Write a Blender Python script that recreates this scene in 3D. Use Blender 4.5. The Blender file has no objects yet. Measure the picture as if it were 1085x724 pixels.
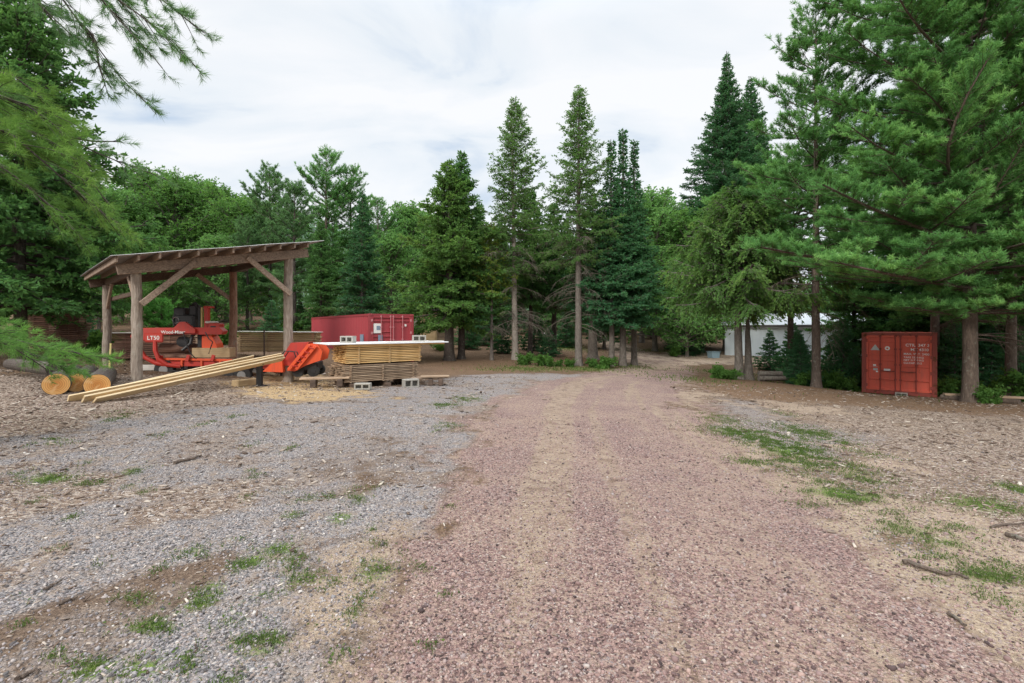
import bpy, bmesh, math, random
import numpy as np
from mathutils import Vector, Matrix, Euler

random.seed(7)
F, HY, CX, EYE = 500.0, 347.0, 542.5, 1.7
scene = bpy.context.scene
col = scene.collection
f32 = np.float32

# ------------------------------------------------------------------ helpers
def P(px, py, d):
    return np.array([(px - CX) / F * d, d, EYE + (HY - py) / F * d])

def _hash(ix, iy, seed):
    h = (ix * 374761393 + iy * 668265263 + seed * 974711) & 0xFFFFFFFF
    h = ((h ^ (h >> 13)) * 1274126177) & 0xFFFFFFFF
    h = h ^ (h >> 16)
    return (h & 0xFFFF) / 65535.0

def vnoise(x, y, seed=0):
    x = np.asarray(x, float); y = np.asarray(y, float)
    ix = np.floor(x).astype(np.int64); iy = np.floor(y).astype(np.int64)
    fx = x - ix; fy = y - iy
    fx = fx * fx * (3 - 2 * fx); fy = fy * fy * (3 - 2 * fy)
    a = _hash(ix, iy, seed); b = _hash(ix + 1, iy, seed)
    c = _hash(ix, iy + 1, seed); d = _hash(ix + 1, iy + 1, seed)
    return (a * (1 - fx) + b * fx) * (1 - fy) + (c * (1 - fx) + d * fx) * fy

def fbm(x, y, seed=0, octv=4):
    s = 0.0; a = 0.5
    for k in range(octv):
        s = s + a * vnoise(x * 2 ** k + 17.3 * k, y * 2 ** k - 9.1 * k, seed + k)
        a *= 0.5
    return s / (1 - 0.5 ** octv)

# terrain as a smooth surface through measured points
_cp = [(-6, 0, .08), (0, 0, 0), (6, 0, -.06), (0, -12, 0), (-15, -5, .2), (15, -5, -.2), (0, 5, 0), (-5, 5, .1), (5, 5, -.1), (2, 10, -.08), (9, 9, -.4)]
for px, py, d in [(145, 403, 12), (305, 405, 14.7), (80, 415, 10), (75, 428, 8.8), (360, 410, 13.5), (440, 408, 14.5),
                  (560, 400, 18), (478, 382, 29), (613, 388, 28), (655, 388, 28), (547, 379, 31), (700, 390, 29),
                  (645, 374, 40), (600, 362, 52), (560, 352, 62), (762, 378, 40), (830, 380, 38), (783, 402, 23),
                  (865, 410, 20), (913, 417, 20.5), (990, 421, 18.8), (997, 419, 21), (1028, 427, 16.5), (1085, 430, 15),
                  (393, 385, 24), (255, 375, 20), (290, 347, 42), (100, 385, 17), (30, 370, 20), (0, 340, 40), (1000, 380, 40)]:
    _cp.append(tuple(P(px, py, d)))
_cp += [(40, 30, -1.3), (-60, 80, 4.5), (0, 90, 4), (60, 80, -.2), (-100, 150, 8), (0, 150, 7), (100, 150, 2), (-60, 20, 1.5), (60, 0, -1), (-60, -40, .5), (60, -40, -.8), (-200, 200, 8), (200, 200, 4)]
_cp = np.array(_cp)
def _tps(r2):
    return 0.5 * r2 * np.log(r2 + 1e-9)
_n = len(_cp)
_D2 = ((_cp[:, None, :2] - _cp[None, :, :2]) ** 2).sum(-1)
_A = np.zeros((_n + 3, _n + 3)); _A[:_n, :_n] = _tps(_D2) + np.eye(_n) * 2.0
_A[:_n, _n:] = np.c_[np.ones(_n), _cp[:, :2]]; _A[_n:, :_n] = _A[:_n, _n:].T
_w = np.linalg.solve(_A, np.r_[_cp[:, 2], 0, 0, 0])
def gbase(x, y):
    x = np.asarray(x, float); y = np.asarray(y, float)
    sh = x.shape; x = x.ravel(); y = y.ravel()
    out = np.full(x.shape, _w[_n]) + _w[_n + 1] * x + _w[_n + 2] * y
    if len(x) < 3000:
        out += _tps((x[:, None] - _cp[None, :, 0]) ** 2 + (y[:, None] - _cp[None, :, 1]) ** 2) @ _w[:_n]
    else:
        for k in range(_n): out += _w[k] * _tps((x - _cp[k, 0]) ** 2 + (y - _cp[k, 1]) ** 2)
    r = np.hypot(x, y - 20)
    t = np.clip((r - 110) / 90, 0, 1)
    out = out * (1 - t) + 5.0 * t
    return out.reshape(sh)
def g(x, y):
    b = gbase(x, y)
    x = np.asarray(x, float); y = np.asarray(y, float)
    return b + 0.07 * (fbm(x * .7, y * .7, 3, 3) - .5) + 0.025 * (fbm(x * 4, y * 4, 5, 3) - .5)
def gf(x, y):
    return float(g(np.array([x]), np.array([y]))[0])
def G(px, py):
    """ground point seen at a picture position"""
    dx = (px - CX) / F; dz = (HY - py) / F
    d = .4 * 1.02 ** np.arange(282)
    h = EYE + dz * d - gbase(dx * d, d)
    k = np.argmax(h < 0)
    if h[k] >= 0: return np.array([dx * 90, 90.])
    t = h[k - 1] / (h[k - 1] - h[k]); dd = d[k - 1] + t * (d[k] - d[k - 1])
    return np.array([dx * dd, dd])

def mesh_np(name, V, faces, mat=None, attrs=None, smooth=False):
    """V (n,3); faces: list of int arrays (m,3) or (m,4); attrs: name -> (n,) or (n,4)"""
    me = bpy.data.meshes.new(name)
    V = np.asarray(V, f32)
    me.vertices.add(len(V)); me.vertices.foreach_set('co', V.ravel())
    if not isinstance(faces, (list, tuple)): faces = [faces]
    faces = [np.asarray(a, np.int32) for a in faces if len(a)]
    nl = sum(a.size for a in faces); npoly = sum(len(a) for a in faces)
    me.loops.add(nl); me.polygons.add(npoly)
    me.loops.foreach_set('vertex_index', np.concatenate([a.ravel() for a in faces]))
    st = []; o = 0
    for a in faces:
        st.append(o + np.arange(len(a), dtype=np.int32) * a.shape[1]); o += a.size
    me.polygons.foreach_set('loop_start', np.concatenate(st).astype(np.int32))
    if smooth: me.polygons.foreach_set('use_smooth', np.ones(npoly, bool))
    me.update(calc_edges=True)
    for k, a in (attrs or {}).items():
        a = np.asarray(a, f32)
        if a.ndim == 1:
            at = me.attributes.new(k, 'FLOAT', 'POINT'); at.data.foreach_set('value', a)
        else:
            at = me.attributes.new(k, 'FLOAT_COLOR', 'POINT'); at.data.foreach_set('color', a.ravel())
    if mat: me.materials.append(mat)
    return me

def link(name, me, parent=None, loc=None, rot=None):
    o = bpy.data.objects.new(name, me); col.objects.link(o)
    if parent: o.parent = parent
    if loc is not None: o.location = loc
    if rot is not None: o.rotation_euler = rot
    return o
def tag(o, label=None, cat=None, group=None, kind=None):
    if label: o['label'] = label
    if cat: o['category'] = cat; o['kind'] = kind or 'thing'
    if group: o['group'] = group
    if kind: o['kind'] = kind
    return o
def thing(name, label, cat, loc=(0, 0, 0), rz=0, group=None):
    o = bpy.data.objects.new(name, None); col.objects.link(o)
    o.empty_display_size = .2
    o.location = [float(v) for v in loc]; o.rotation_euler = (0, 0, rz)
    return tag(o, label, cat, group)
def copy_tree(o, parent=None):
    c = o.copy(); col.objects.link(c)
    if parent: c.parent = parent
    for ch in list(o.children): copy_tree(ch, c)
    return c

class MB:
    """collects shapes into one mesh"""
    def __init__(s): s.bm = bmesh.new()
    def box(s, c, size, rot=None, bev=0.0):
        m = Matrix.Translation(Vector([float(v) for v in c]))
        if rot is not None: m = m @ (rot.to_4x4() if isinstance(rot, Matrix) else Euler(rot).to_matrix().to_4x4())
        r = bmesh.ops.create_cube(s.bm, size=1.0)
        vs = r['verts']
        for v in vs: v.co = Vector((v.co.x * size[0], v.co.y * size[1], v.co.z * size[2]))
        if bev > 0:
            es = list({e for v in vs for e in v.link_edges})
            rb = bmesh.ops.bevel(s.bm, geom=es, offset=bev, segments=1, affect='EDGES', profile=.5)
            vs = list({v for f in rb['faces'] for v in f.verts} | {v for v in vs if v.is_valid})
        bmesh.ops.transform(s.bm, matrix=m, verts=vs)
        return s
    def bar(s, p0, p1, w, h, bev=0.0, up=(0, 0, 1)):
        p0 = Vector([float(v) for v in p0]); p1 = Vector([float(v) for v in p1]); d = p1 - p0
        x = d.normalized(); u = Vector(up)
        if abs(x.dot(u)) > .98: u = Vector((0, 1, 0))
        y = u.cross(x).normalized(); z = x.cross(y)
        return s.box((p0 + p1) / 2, (d.length, w, h), Matrix((x, y, z)).transposed(), bev)
    def cyl(s, p0, p1, r0, r1=None, n=12, wob=0):
        p0 = Vector([float(v) for v in p0]); p1 = Vector([float(v) for v in p1]); d = p1 - p0
        r1 = r0 if r1 is None else r1
        q = Vector((0, 0, 1)).rotation_difference(d.normalized()).to_matrix().to_4x4()
        r = bmesh.ops.create_cone(s.bm, cap_ends=True, cap_tris=False, segments=n, radius1=r0, radius2=r1, depth=d.length)
        bmesh.ops.transform(s.bm, matrix=Matrix.Translation((p0 + p1) / 2) @ q, verts=r['verts'])
        return s
    def prism(s, poly, axis, a, b):
        """poly list of 2D points; extruded along axis 'y' or 'x' or 'z' from a to b"""
        mk = {'y': lambda p, t: (p[0], t, p[1]), 'x': lambda p, t: (t, p[0], p[1]), 'z': lambda p, t: (p[0], p[1], t)}[axis]
        va = [s.bm.verts.new(mk(p, a)) for p in poly]; vb = [s.bm.verts.new(mk(p, b)) for p in poly]
        n = len(poly)
        s.bm.faces.new(va); s.bm.faces.new(vb[::-1])
        for i in range(n): s.bm.faces.new((va[i], vb[i], vb[(i + 1) % n], va[(i + 1) % n]))
        return s
    def tube(s, pts, r, n=8):
        pts = [Vector([float(v) for v in p]) for p in pts]
        rs = r if isinstance(r, (list, tuple)) else [r] * len(pts)
        rings = []
        for i, p in enumerate(pts):
            t = (pts[min(i + 1, len(pts) - 1)] - pts[max(i - 1, 0)]).normalized()
            u = Vector((0, 0, 1)) if abs(t.z) < .9 else Vector((1, 0, 0))
            a = t.cross(u).normalized(); b = t.cross(a)
            rings.append([s.bm.verts.new(p + (a * math.cos(2 * math.pi * k / n) + b * math.sin(2 * math.pi * k / n)) * rs[i]) for k in range(n)])
        for i in range(len(rings) - 1):
            for k in range(n): s.bm.faces.new((rings[i][k], rings[i][(k + 1) % n], rings[i + 1][(k + 1) % n], rings[i + 1][k]))
        s.bm.faces.new(rings[0][::-1]); s.bm.faces.new(rings[-1])
        return s
    def mesh(s, name, mat):
        bmesh.ops.recalc_face_normals(s.bm, faces=s.bm.faces[:])
        me = bpy.data.meshes.new(name); s.bm.to_mesh(me); s.bm.free()
        if mat: me.materials.append(mat)
        return me
    def build(s, name, mat, parent=None, loc=None, rot=None):
        return link(name, s.mesh(name, mat), parent, loc, rot)

def lettering(name, text, size, mat, parent, loc, rot=(math.pi / 2, 0, 0), extrude=.002, align='LEFT', bold=.012):
    cu = bpy.data.curves.new(name, 'FONT'); cu.body = text; cu.size = size; cu.extrude = extrude
    cu.align_x = align; cu.offset = bold * size
    t = bpy.data.objects.new('letters_tmp', cu); col.objects.link(t)
    bpy.context.view_layer.update()
    me = bpy.data.meshes.new_from_object(t.evaluated_get(bpy.context.evaluated_depsgraph_get()))
    bpy.data.objects.remove(t); bpy.data.curves.remove(cu)
    me.materials.clear(); me.materials.append(mat)
    return link(name, me, parent, loc, rot)

# ------------------------------------------------------------------ materials
class NT:
    def __init__(s, name):
        s.mat = bpy.data.materials.new(name); s.mat.use_nodes = True
        s.t = s.mat.node_tree; s.n = s.t.nodes; s.l = s.t.links
        s.bsdf = s.n['Principled BSDF']; s.out = s.n['Material Output']
    def add(s, typ, **kw):
        nd = s.n.new(typ)
        for k, v in kw.items(): setattr(nd, k, v)
        return nd
    def put(s, sock, v):
        if isinstance(v, bpy.types.NodeSocket): s.l.new(v, sock)
        elif isinstance(v, (tuple, list)) and len(v) == 3 and sock.type == 'RGBA': sock.default_value = (*v, 1)
        else: sock.default_value = v
    def coord(s, scale=(1, 1, 1), kind='Object'):
        tc = s.add('ShaderNodeTexCoord'); mp = s.add('ShaderNodeMapping')
        s.l.new(tc.outputs[kind], mp.inputs[0]); mp.inputs['Scale'].default_value = scale
        return mp.outputs[0]
    def noise(s, vec, scale, detail=4, rough=.55, out='Fac', dist=0.0):
        nd = s.add('ShaderNodeTexNoise'); s.put(nd.inputs['Vector'], vec)
        nd.inputs['Scale'].default_value = scale; nd.inputs['Detail'].default_value = detail
        nd.inputs['Roughness'].default_value = rough; nd.inputs['Distortion'].default_value = dist
        return nd.outputs[out]
    def voro(s, vec, scale, feature='F1', rand=1.0):
        nd = s.add('ShaderNodeTexVoronoi', feature=feature); s.put(nd.inputs['Vector'], vec)
        nd.inputs['Scale'].default_value = scale; nd.inputs['Randomness'].default_value = rand
        return nd
    def ramp(s, fac, stops, interp='LINEAR'):
        nd = s.add('ShaderNodeValToRGB'); s.put(nd.inputs[0], fac); cr = nd.color_ramp; cr.interpolation = interp
        while len(cr.elements) < len(stops): cr.elements.new(.5)
        for e, (p, c) in zip(cr.elements, stops):
            e.position = p; e.color = (*c, 1) if len(c) == 3 else c
        return nd.outputs[0]
    def mix(s, fac, a, b, mode='MIX'):
        nd = s.add('ShaderNodeMix', data_type='RGBA', blend_type=mode)
        s.put(nd.inputs[0], fac); s.put(nd.inputs[6], a); s.put(nd.inputs[7], b)
        return nd.outputs[2]
    def math(s, op, a, b=0.0, clamp=False):
        nd = s.add('ShaderNodeMath', operation=op, use_clamp=clamp); s.put(nd.inputs[0], a); s.put(nd.inputs[1], b)
        return nd.outputs[0]
    def smooth(s, v, lo, hi):
        nd = s.add('ShaderNodeMapRange', interpolation_type='SMOOTHSTEP'); s.put(nd.inputs[0], v)
        nd.inputs[1].default_value = lo; nd.inputs[2].default_value = hi
        return nd.outputs[0]
    def bump(s, h, strength=.5, dist=.01):
        nd = s.add('ShaderNodeBump'); s.put(nd.inputs['Height'], h)
        nd.inputs['Strength'].default_value = strength; nd.inputs['Distance'].default_value = dist
        s.l.new(nd.outputs[0], s.bsdf.inputs['Normal'])
    def col(s, c): s.put(s.bsdf.inputs['Base Color'], c)
    def set(s, **kw):
        for k, v in kw.items(): s.put(s.bsdf.inputs[k], v)
    def objrand(s):
        return s.add('ShaderNodeObjectInfo').outputs['Random']
    def attr(s, name, out='Fac'):
        return s.add('ShaderNodeAttribute', attribute_name=name).outputs[out]

def m_foliage(name, dark, light, tip=None, trans=.35):
    m = NT(name); t = m.attr('tint')
    st = [(0.0, dark), (.6, light)] + ([(1.0, tip)] if tip else [])
    c = m.ramp(t, st)
    m.col(c); m.set(Roughness=.6); m.bsdf.inputs['Specular IOR Level'].default_value = .12
    tr = m.add('ShaderNodeBsdfTranslucent'); m.l.new(m.mix(.5, c, (.16, .26, .03)), tr.inputs[0])
    mx = m.add('ShaderNodeMixShader'); mx.inputs[0].default_value = trans + .08
    m.l.new(m.bsdf.outputs[0], mx.inputs[1]); m.l.new(tr.outputs[0], mx.inputs[2])
    m.l.new(mx.outputs[0], m.out.inputs[0])
    return m.mat
def m_bark(name, a, b, c, sc=1.0):
    m = NT(name); v = m.coord((7 * sc, 7 * sc, 1.6 * sc)); v2 = m.coord((1, 1, 1))
    n1 = m.noise(v, 3, 6, .65, dist=.4); n2 = m.noise(v2, 2.2, 3)
    cc = m.ramp(n1, [(.3, a), (.55, b), (.75, c)])
    lich = m.smooth(m.noise(v2, 5, 5, .7), .56, .66)
    cc = m.mix(m.math('MULTIPLY', lich, .45), cc, (.30, .32, .26))
    m.col(m.mix(m.math('MULTIPLY', n2, .4), cc, b)); m.set(Roughness=.9)
    m.bump(n1, .9, .03)
    return m.mat
def m_wood(name, a, b, c, sc=1.0, rough=.75, var=.25):
    """planks with the grain along local X"""
    m = NT(name); v = m.coord((1.2 * sc, 22 * sc, 22 * sc)); r = m.objrand()
    off = m.add('ShaderNodeVectorMath', operation='ADD'); m.l.new(v, off.inputs[0])
    cb = m.add('ShaderNodeCombineXYZ'); m.l.new(m.math('MULTIPLY', r, 37.), cb.inputs[0]); m.l.new(m.math('MULTIPLY', r, 91.), cb.inputs[1])
    m.l.new(cb.outputs[0], off.inputs[1]); v = off.outputs[0]
    n1 = m.noise(v, 1.4, 6, .6, dist=.6); n2 = m.noise(m.coord((1, 1, 1)), 3.1, 4)
    cc = m.ramp(n1, [(.28, a), (.5, b), (.72, c)])
    cc = m.mix(m.math('MULTIPLY', m.smooth(n2, .45, .75), .5), cc, a)
    vv = m.math('ADD', m.math('MULTIPLY', r, var * 2), 1 - var)
    m.col(m.mix(1.0, cc, vv, 'MULTIPLY')); m.set(Roughness=rough)
    m.bump(n1, .35, .004)
    return m.mat
def m_paint(name, base, rust=(.12, .045, .02), amount=.5, rough=.5, dirt=.3):
    m = NT(name); v = m.coord()
    n = m.noise(v, 3.5, 8, .7); n2 = m.noise(m.coord((6, 6, .7)), 2.0, 5, .6)
    f = m.smooth(n, .72 - .2 * amount, .82 - .2 * amount)
    n3 = m.noise(v, .9, 3)
    c = m.mix(m.math('MULTIPLY', m.smooth(n2, .45, .7), dirt), base, tuple(x * .5 + .03 for x in base))
    c = m.mix(m.math('MULTIPLY', n3, .25), c, tuple(min(1, x * 1.25 + .04) for x in base))
    m.col(m.mix(f, c, rust)); m.put(m.bsdf.inputs['Roughness'], m.math('ADD', m.math('MULTIPLY', f, .35), rough))
    m.bump(n, .12, .004)
    return m.mat
def m_plain(name, c, rough=.6, metal=0.0, var=.2, sc=12):
    m = NT(name); n = m.noise(m.coord(), sc, 5, .65)
    m.col(m.mix(n, tuple(x * (1 - var) for x in c), tuple(min(1, x * (1 + var)) for x in c)))
    m.set(Roughness=rough, Metallic=metal); m.bump(n, .15, .004)
    return m.mat

M = {}
M['white_pine'] = m_foliage('white_pine_needles', (.070, .185, .075), (.165, .395, .120), (.36, .66, .20), .35)
M['near_pine'] = m_foliage('near_pine_needles', (.11, .25, .085), (.23, .47, .115), (.40, .66, .14), .42)
M['yellow_pine'] = m_foliage('yellow_green_pine_needles', (.085, .19, .055), (.175, .35, .085), (.32, .51, .12), .45)  # yellow-green needles of the middle boughs
M['red_pine'] = m_foliage('red_pine_needles', (0.085, 0.179, 0.094), (0.163, 0.325, 0.137), (0.240, 0.427, 0.163))
M['spruce'] = m_foliage('spruce_needles', (.070, .165, .068), (.135, .310, .105), (.23, .46, .13), .38)
M['fir'] = m_foliage('fir_needles', (0.051, 0.137, 0.072), (0.088, 0.256, 0.120), (0.155, 0.359, 0.155))
M['norway'] = m_foliage('norway_spruce_needles', (.075, .165, .055), (.165, .33, .09), (.30, .46, .12), .38)
M['larch'] = m_foliage('larch_needles', (.105, .215, .085), (.195, .385, .120), (.32, .54, .16), .5)
M['larch_yellow'] = m_foliage('young_larch_needles', (0.171, 0.256, 0.060), (0.325, 0.445, 0.085), (0.463, 0.564, 0.120), .45)
M['leaf'] = m_foliage('broad_leaves', (0.077, 0.189, 0.054), (0.145, 0.334, 0.083), (0.248, 0.463, 0.106), .45)
M['leaf_light'] = m_foliage('pale_broad_leaves', (0.103, 0.231, 0.077), (0.189, 0.411, 0.120), (0.290, 0.548, 0.155), .45)
M['bush'] = m_foliage('bush_leaves', (.065, .150, .040), (.125, .270, .062), (.21, .40, .09), .45)
M['young'] = m_foliage('young_pine_needles', (0.103, 0.290, 0.077), (0.205, 0.564, 0.137), (0.342, 0.620, 0.171), .45)
M['grass'] = m_foliage('grass_and_weeds', (.050, .088, .024), (.100, .165, .036), (.32, .30, .15), .35)
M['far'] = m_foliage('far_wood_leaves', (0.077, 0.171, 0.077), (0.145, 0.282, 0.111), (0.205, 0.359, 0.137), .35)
M['hill'] = m_foliage('hazed_hill_leaves', (0.155, 0.256, 0.205), (0.223, 0.342, 0.256), (0.290, 0.427, 0.308), .3)  # pale bluish leaves: distance haze put into the colour
M['bark_dark'] = m_bark('dark_bark', (.035, .027, .022), (.085, .066, .055), (.16, .13, .11))
M['bark_grey'] = m_bark('grey_bark', (.075, .062, .052), (.17, .145, .125), (.32, .28, .25))
M['bark_pine'] = m_bark('pine_bark', (.045, .032, .025), (.12, .088, .068), (.24, .185, .15))
M['bark_pale'] = m_bark('pale_larch_bark', (.15, .125, .105), (.33, .285, .245), (.52, .47, .41))
M['twig'] = m_plain('bare_twig', (.15, .125, .10), .9)
M['post'] = m_bark('peeled_post', (.15, .11, .085), (.33, .27, .22), (.52, .45, .38), .8)
M['post_red'] = m_bark('reddish_post', (.13, .065, .042), (.32, .175, .115), (.46, .30, .22), .8)
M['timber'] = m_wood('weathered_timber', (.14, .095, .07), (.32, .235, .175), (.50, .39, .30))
M['timber_dark'] = m_wood('shaded_timber', (.05, .032, .024), (.12, .08, .058), (.20, .14, .105))  # darkened copy of the weathered timber, shade put into its colour
M['board_fresh'] = m_wood('fresh_board', (.52, .36, .19), (.68, .52, .31), (.78, .64, .43), .8, var=.1)
M['board_yellow'] = m_wood('yellow_board', (.48, .28, .10), (.70, .45, .19), (.78, .56, .28), var=.18)
M['board_grey'] = m_wood('grey_board', (.17, .11, .07), (.36, .255, .17), (.52, .40, .28), var=.3)
M['board_tan'] = m_wood('tan_board', (.38, .26, .13), (.46, .33, .18), (.56, .42, .25), var=.2)
M['board_brown'] = m_wood('redbrown_board', (.08, .035, .024), (.20, .10, .065), (.32, .19, .135), var=.35)
M['board_pale'] = m_wood('pale_board', (.5, .47, .42), (.66, .62, .56), (.75, .72, .66), var=.1)
M['white_sheet'] = m_plain('white_sheet', (.80, .81, .82), .5, var=.06)
M['concrete'] = m_plain('concrete', (.36, .34, .30), .95, var=.25, sc=25)
M['red'] = m_paint('mill_red', (.48, .034, .020), amount=.45, rough=.45, dirt=.55)
M['orange'] = m_paint('loader_orange', (.72, .085, .020), amount=.4, rough=.45, dirt=.5)
M['maroon'] = m_paint('container_maroon', (.36, .045, .056), amount=.35, rough=.5, dirt=.25)
M['maroon_dark'] = m_paint('container_maroon_frame', (.30, .038, .048), amount=.45, rough=.5, dirt=.3)
M['pink_bar'] = m_plain('highlight_pink_bar', (.50, .20, .21), .5)  # pale pink carries the highlights on the door bars
M['orange_box'] = m_paint('container_orange_red', (.62, .095, .052), amount=.5, rough=.55, dirt=.45)
M['orange_bar'] = m_paint('container_bar_shadow_red', (.27, .045, .03), amount=.85, rough=.6, dirt=.5)  # panel red darkened: rib shadows put into the bar and frame colour
M['white'] = m_plain('white_marking', (.78, .77, .74), .55, var=.12)
M['grey_mark'] = m_plain('grey_marking', (.50, .52, .50), .6, var=.25, sc=20)
M['blue_mark'] = m_plain('bluegrey_marking', (.20, .26, .34), .6, var=.3)
M['black'] = m_plain('black_steel', (.022, .022, .024), .5, var=.5)
M['rubber'] = m_plain('rubber', (.03, .029, .028), .85, var=.4)
M['steel'] = m_plain('bare_steel', (.40, .39, .38), .4, .8)
M['yellow'] = m_plain('pale_yellow_plate', (.6, .5, .2), .6)
M['siding'] = m_plain('white_siding', (.62, .69, .74), .5, var=.05, sc=2)
M['roof_white'] = m_plain('pale_roof_metal', (.72, .76, .80), .45, var=.06, sc=2)
M['dark_wall'] = m_plain('dark_wall', (.06, .05, .045), .8)
M['tan_wall'] = m_wood('tan_plywood', (.33, .22, .11), (.45, .32, .17), (.52, .38, .22))
M['blue'] = m_plain('pale_blue_plastic', (.22, .32, .38), .5)
M['clod'] = m_plain('dark_clod', (.085, .065, .048), .95, var=.5, sc=40)
M['stick'] = m_bark('stick_bark', (.06, .04, .03), (.15, .11, .085), (.27, .22, .18), 3)

def m_logend():
    m = NT('log_end'); tc = m.add('ShaderNodeTexCoord'); sx = m.add('ShaderNodeSeparateXYZ'); m.l.new(tc.outputs['Object'], sx.inputs[0])
    r = m.math('SQRT', m.math('ADD', m.math('POWER', sx.outputs[1], 2.), m.math('POWER', sx.outputs[2], 2.)))
    n = m.noise(tc.outputs['Object'], 9, 4)
    ring = m.math('SINE', m.math('MULTIPLY', m.math('ADD', r, m.math('MULTIPLY', n, .03)), 190.))
    c = m.mix(m.smooth(r, .03, .2), (.50, .21, .05), (.66, .36, .12))
    c = m.mix(m.math('MULTIPLY', m.smooth(ring, -.2, 1.), .6), c, (.33, .13, .035))
    m.col(m.mix(m.smooth(n, .5, .75), c, (.62, .38, .17))); m.set(Roughness=.8)
    return m.mat
M['log_end'] = m_logend()
def m_roof():
    m = NT('galvanised_roof'); n = m.noise(m.coord(), 2.5, 6, .65)
    m.col(m.ramp(n, [(.3, (.30, .27, .25)), (.55, (.46, .45, .44)), (.75, (.24, .14, .09))])); m.set(Roughness=.5, Metallic=.35)
    return m.mat
M['roof_tin'] = m_roof()

# ground
def m_ground():
    m = NT('ground_cover'); tc = m.add('ShaderNodeTexCoord'); v = tc.outputs['Object']
    za = m.add('ShaderNodeAttribute', attribute_name='zone_a'); zb = m.add('ShaderNodeAttribute', attribute_name='zone_b')
    sa = m.add('ShaderNodeSeparateColor'); m.l.new(za.outputs['Color'], sa.inputs[0])
    sb = m.add('ShaderNodeSeparateColor'); m.l.new(zb.outputs['Color'], sb.inputs[0])
    n_big = m.noise(v, .9, 5, .6); n_mid = m.noise(v, 5, 5, .62); n_fine = m.noise(v, 38, 4, .65); n_vf = m.noise(v, 160, 3, .6)
    vo = m.voro(v, 74); vs = m.voro(v, 38)
    s1 = m.add('ShaderNodeSeparateColor'); m.l.new(vo.outputs['Color'], s1.inputs[0])
    s2 = m.add('ShaderNodeSeparateColor'); m.l.new(vs.outputs['Color'], s2.inputs[0])
    r1, r2, r3 = s1.outputs[0], s1.outputs[1], s2.outputs[0]
    # forest floor litter
    c = m.ramp(n_fine, [(.3, (.070, .043, .026)), (.5, (.15, .095, .058)), (.7, (.26, .175, .11))])
    c = m.mix(m.math('MULTIPLY', m.smooth(n_mid, .45, .65), .5), c, (.20, .115, .062))
    def layer(c, w, colr, sharp=.25, nz=None):
        nz = nz or n_fine
        f = m.math('ADD', w, m.math('MULTIPLY', m.math('SUBTRACT', nz, .5), 1.1))
        f = m.smooth(f, .43 - sharp, .43 + sharp)
        return m.mix(f, c, colr)
    # pine needles
    needles = m.ramp(n_fine, [(.3, (.10, .056, .034)), (.5, (.20, .122, .072)), (.72, (.33, .22, .14))])
    c = layer(c, sb.outputs[0], needles)
    # bark and chip mulch
    vc = m.voro(m.coord((1, 1.9, 1)), 26); s3 = m.add('ShaderNodeSeparateColor'); m.l.new(vc.outputs['Color'], s3.inputs[0])
    chips = m.ramp(s3.outputs[0], [(0, (.085, .055, .040)), (.30, (.19, .132, .098)), (.58, (.30, .225, .172)), (.8, (.43, .35, .29)), (1, (.66, .58, .49))])
    chips = m.mix(m.math('MULTIPLY', n_mid, .55), chips, (.22, .148, .102))
    c = layer(c, sa.outputs[2], chips, .3)
    # dirt
    dirt = m.ramp(n_fine, [(.3, (.085, .055, .038)), (.52, (.165, .112, .078)), (.72, (.30, .225, .165))])
    c = layer(c, zb.outputs['Alpha'], dirt, .3, n_mid)
    # grey gravel
    grey = m.ramp(r1, [(0, (.075, .068, .066)), (.25, (.185, .172, .172)), (.5, (.285, .268, .272)), (.72, (.36, .32, .30)), (.88, (.29, .205, .16)), (1, (.62, .58, .54))])
    grey = m.mix(m.smooth(n_mid, .47, .68), grey, m.mix(n_fine, (.22, .165, .125), (.37, .30, .25)))
    c = layer(c, sa.outputs[1], grey, .3, n_mid)
    # pink gravel with sandy fines
    pink = m.ramp(r1, [(0, (.055, .037, .035)), (.25, (.180, .110, .101)), (.52, (.305, .196, .176)), (.78, (.39, .268, .225)), (.92, (.27, .22, .215)), (1, (.55, .45, .38))])
    sand = m.mix(n_vf, (.30, .215, .155), (.56, .43, .32))
    big = m.smooth(m.math('ADD', m.math('MULTIPLY', n_big, .55), m.math('MULTIPLY', n_fine, .6)), .49, .70)
    pink = m.mix(m.math('MULTIPLY', big, .58), pink, sand)
    pink = m.mix(m.smooth(r3, .80, .92), pink, m.mix(r2, (.13, .080, .072), (.33, .21, .18)))
    c = layer(c, sa.outputs[0], pink, .3, n_mid)
    # sand
    sandy = m.ramp(n_fine, [(.3, (.25, .18, .125)), (.5, (.39, .295, .21)), (.72, (.54, .44, .33))])
    sandy = m.mix(m.smooth(r1, .72, .9), sandy, m.mix(r2, (.20, .14, .12), (.42, .33, .30)))
    c = layer(c, sb.outputs[1], sandy, .3, n_mid)
    # sawdust
    saw = m.ramp(n_fine, [(.3, (.26, .165, .085)), (.5, (.46, .315, .165)), (.7, (.64, .49, .31))])
    c = layer(c, za.outputs['Alpha'], saw, .3, n_mid)
    # low moss / grass film
    gr = m.ramp(n_fine, [(.3, (.060, .095, .022)), (.55, (.12, .19, .035)), (.75, (.22, .27, .07))])
    c = layer(c, sb.outputs[2], gr, .25, n_fine)
    m.col(c); m.set(Roughness=.95); m.bsdf.inputs['Specular IOR Level'].default_value = .2
    h = m.math('SUBTRACT', m.math('ADD', m.math('MULTIPLY', n_fine, 1.2), m.math('MULTIPLY', n_mid, 1.5)), m.math('MULTIPLY', vo.outputs['Distance'], .9))
    m.bump(h, .9, .018)
    return m.mat
M['ground'] = m_ground()
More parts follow.
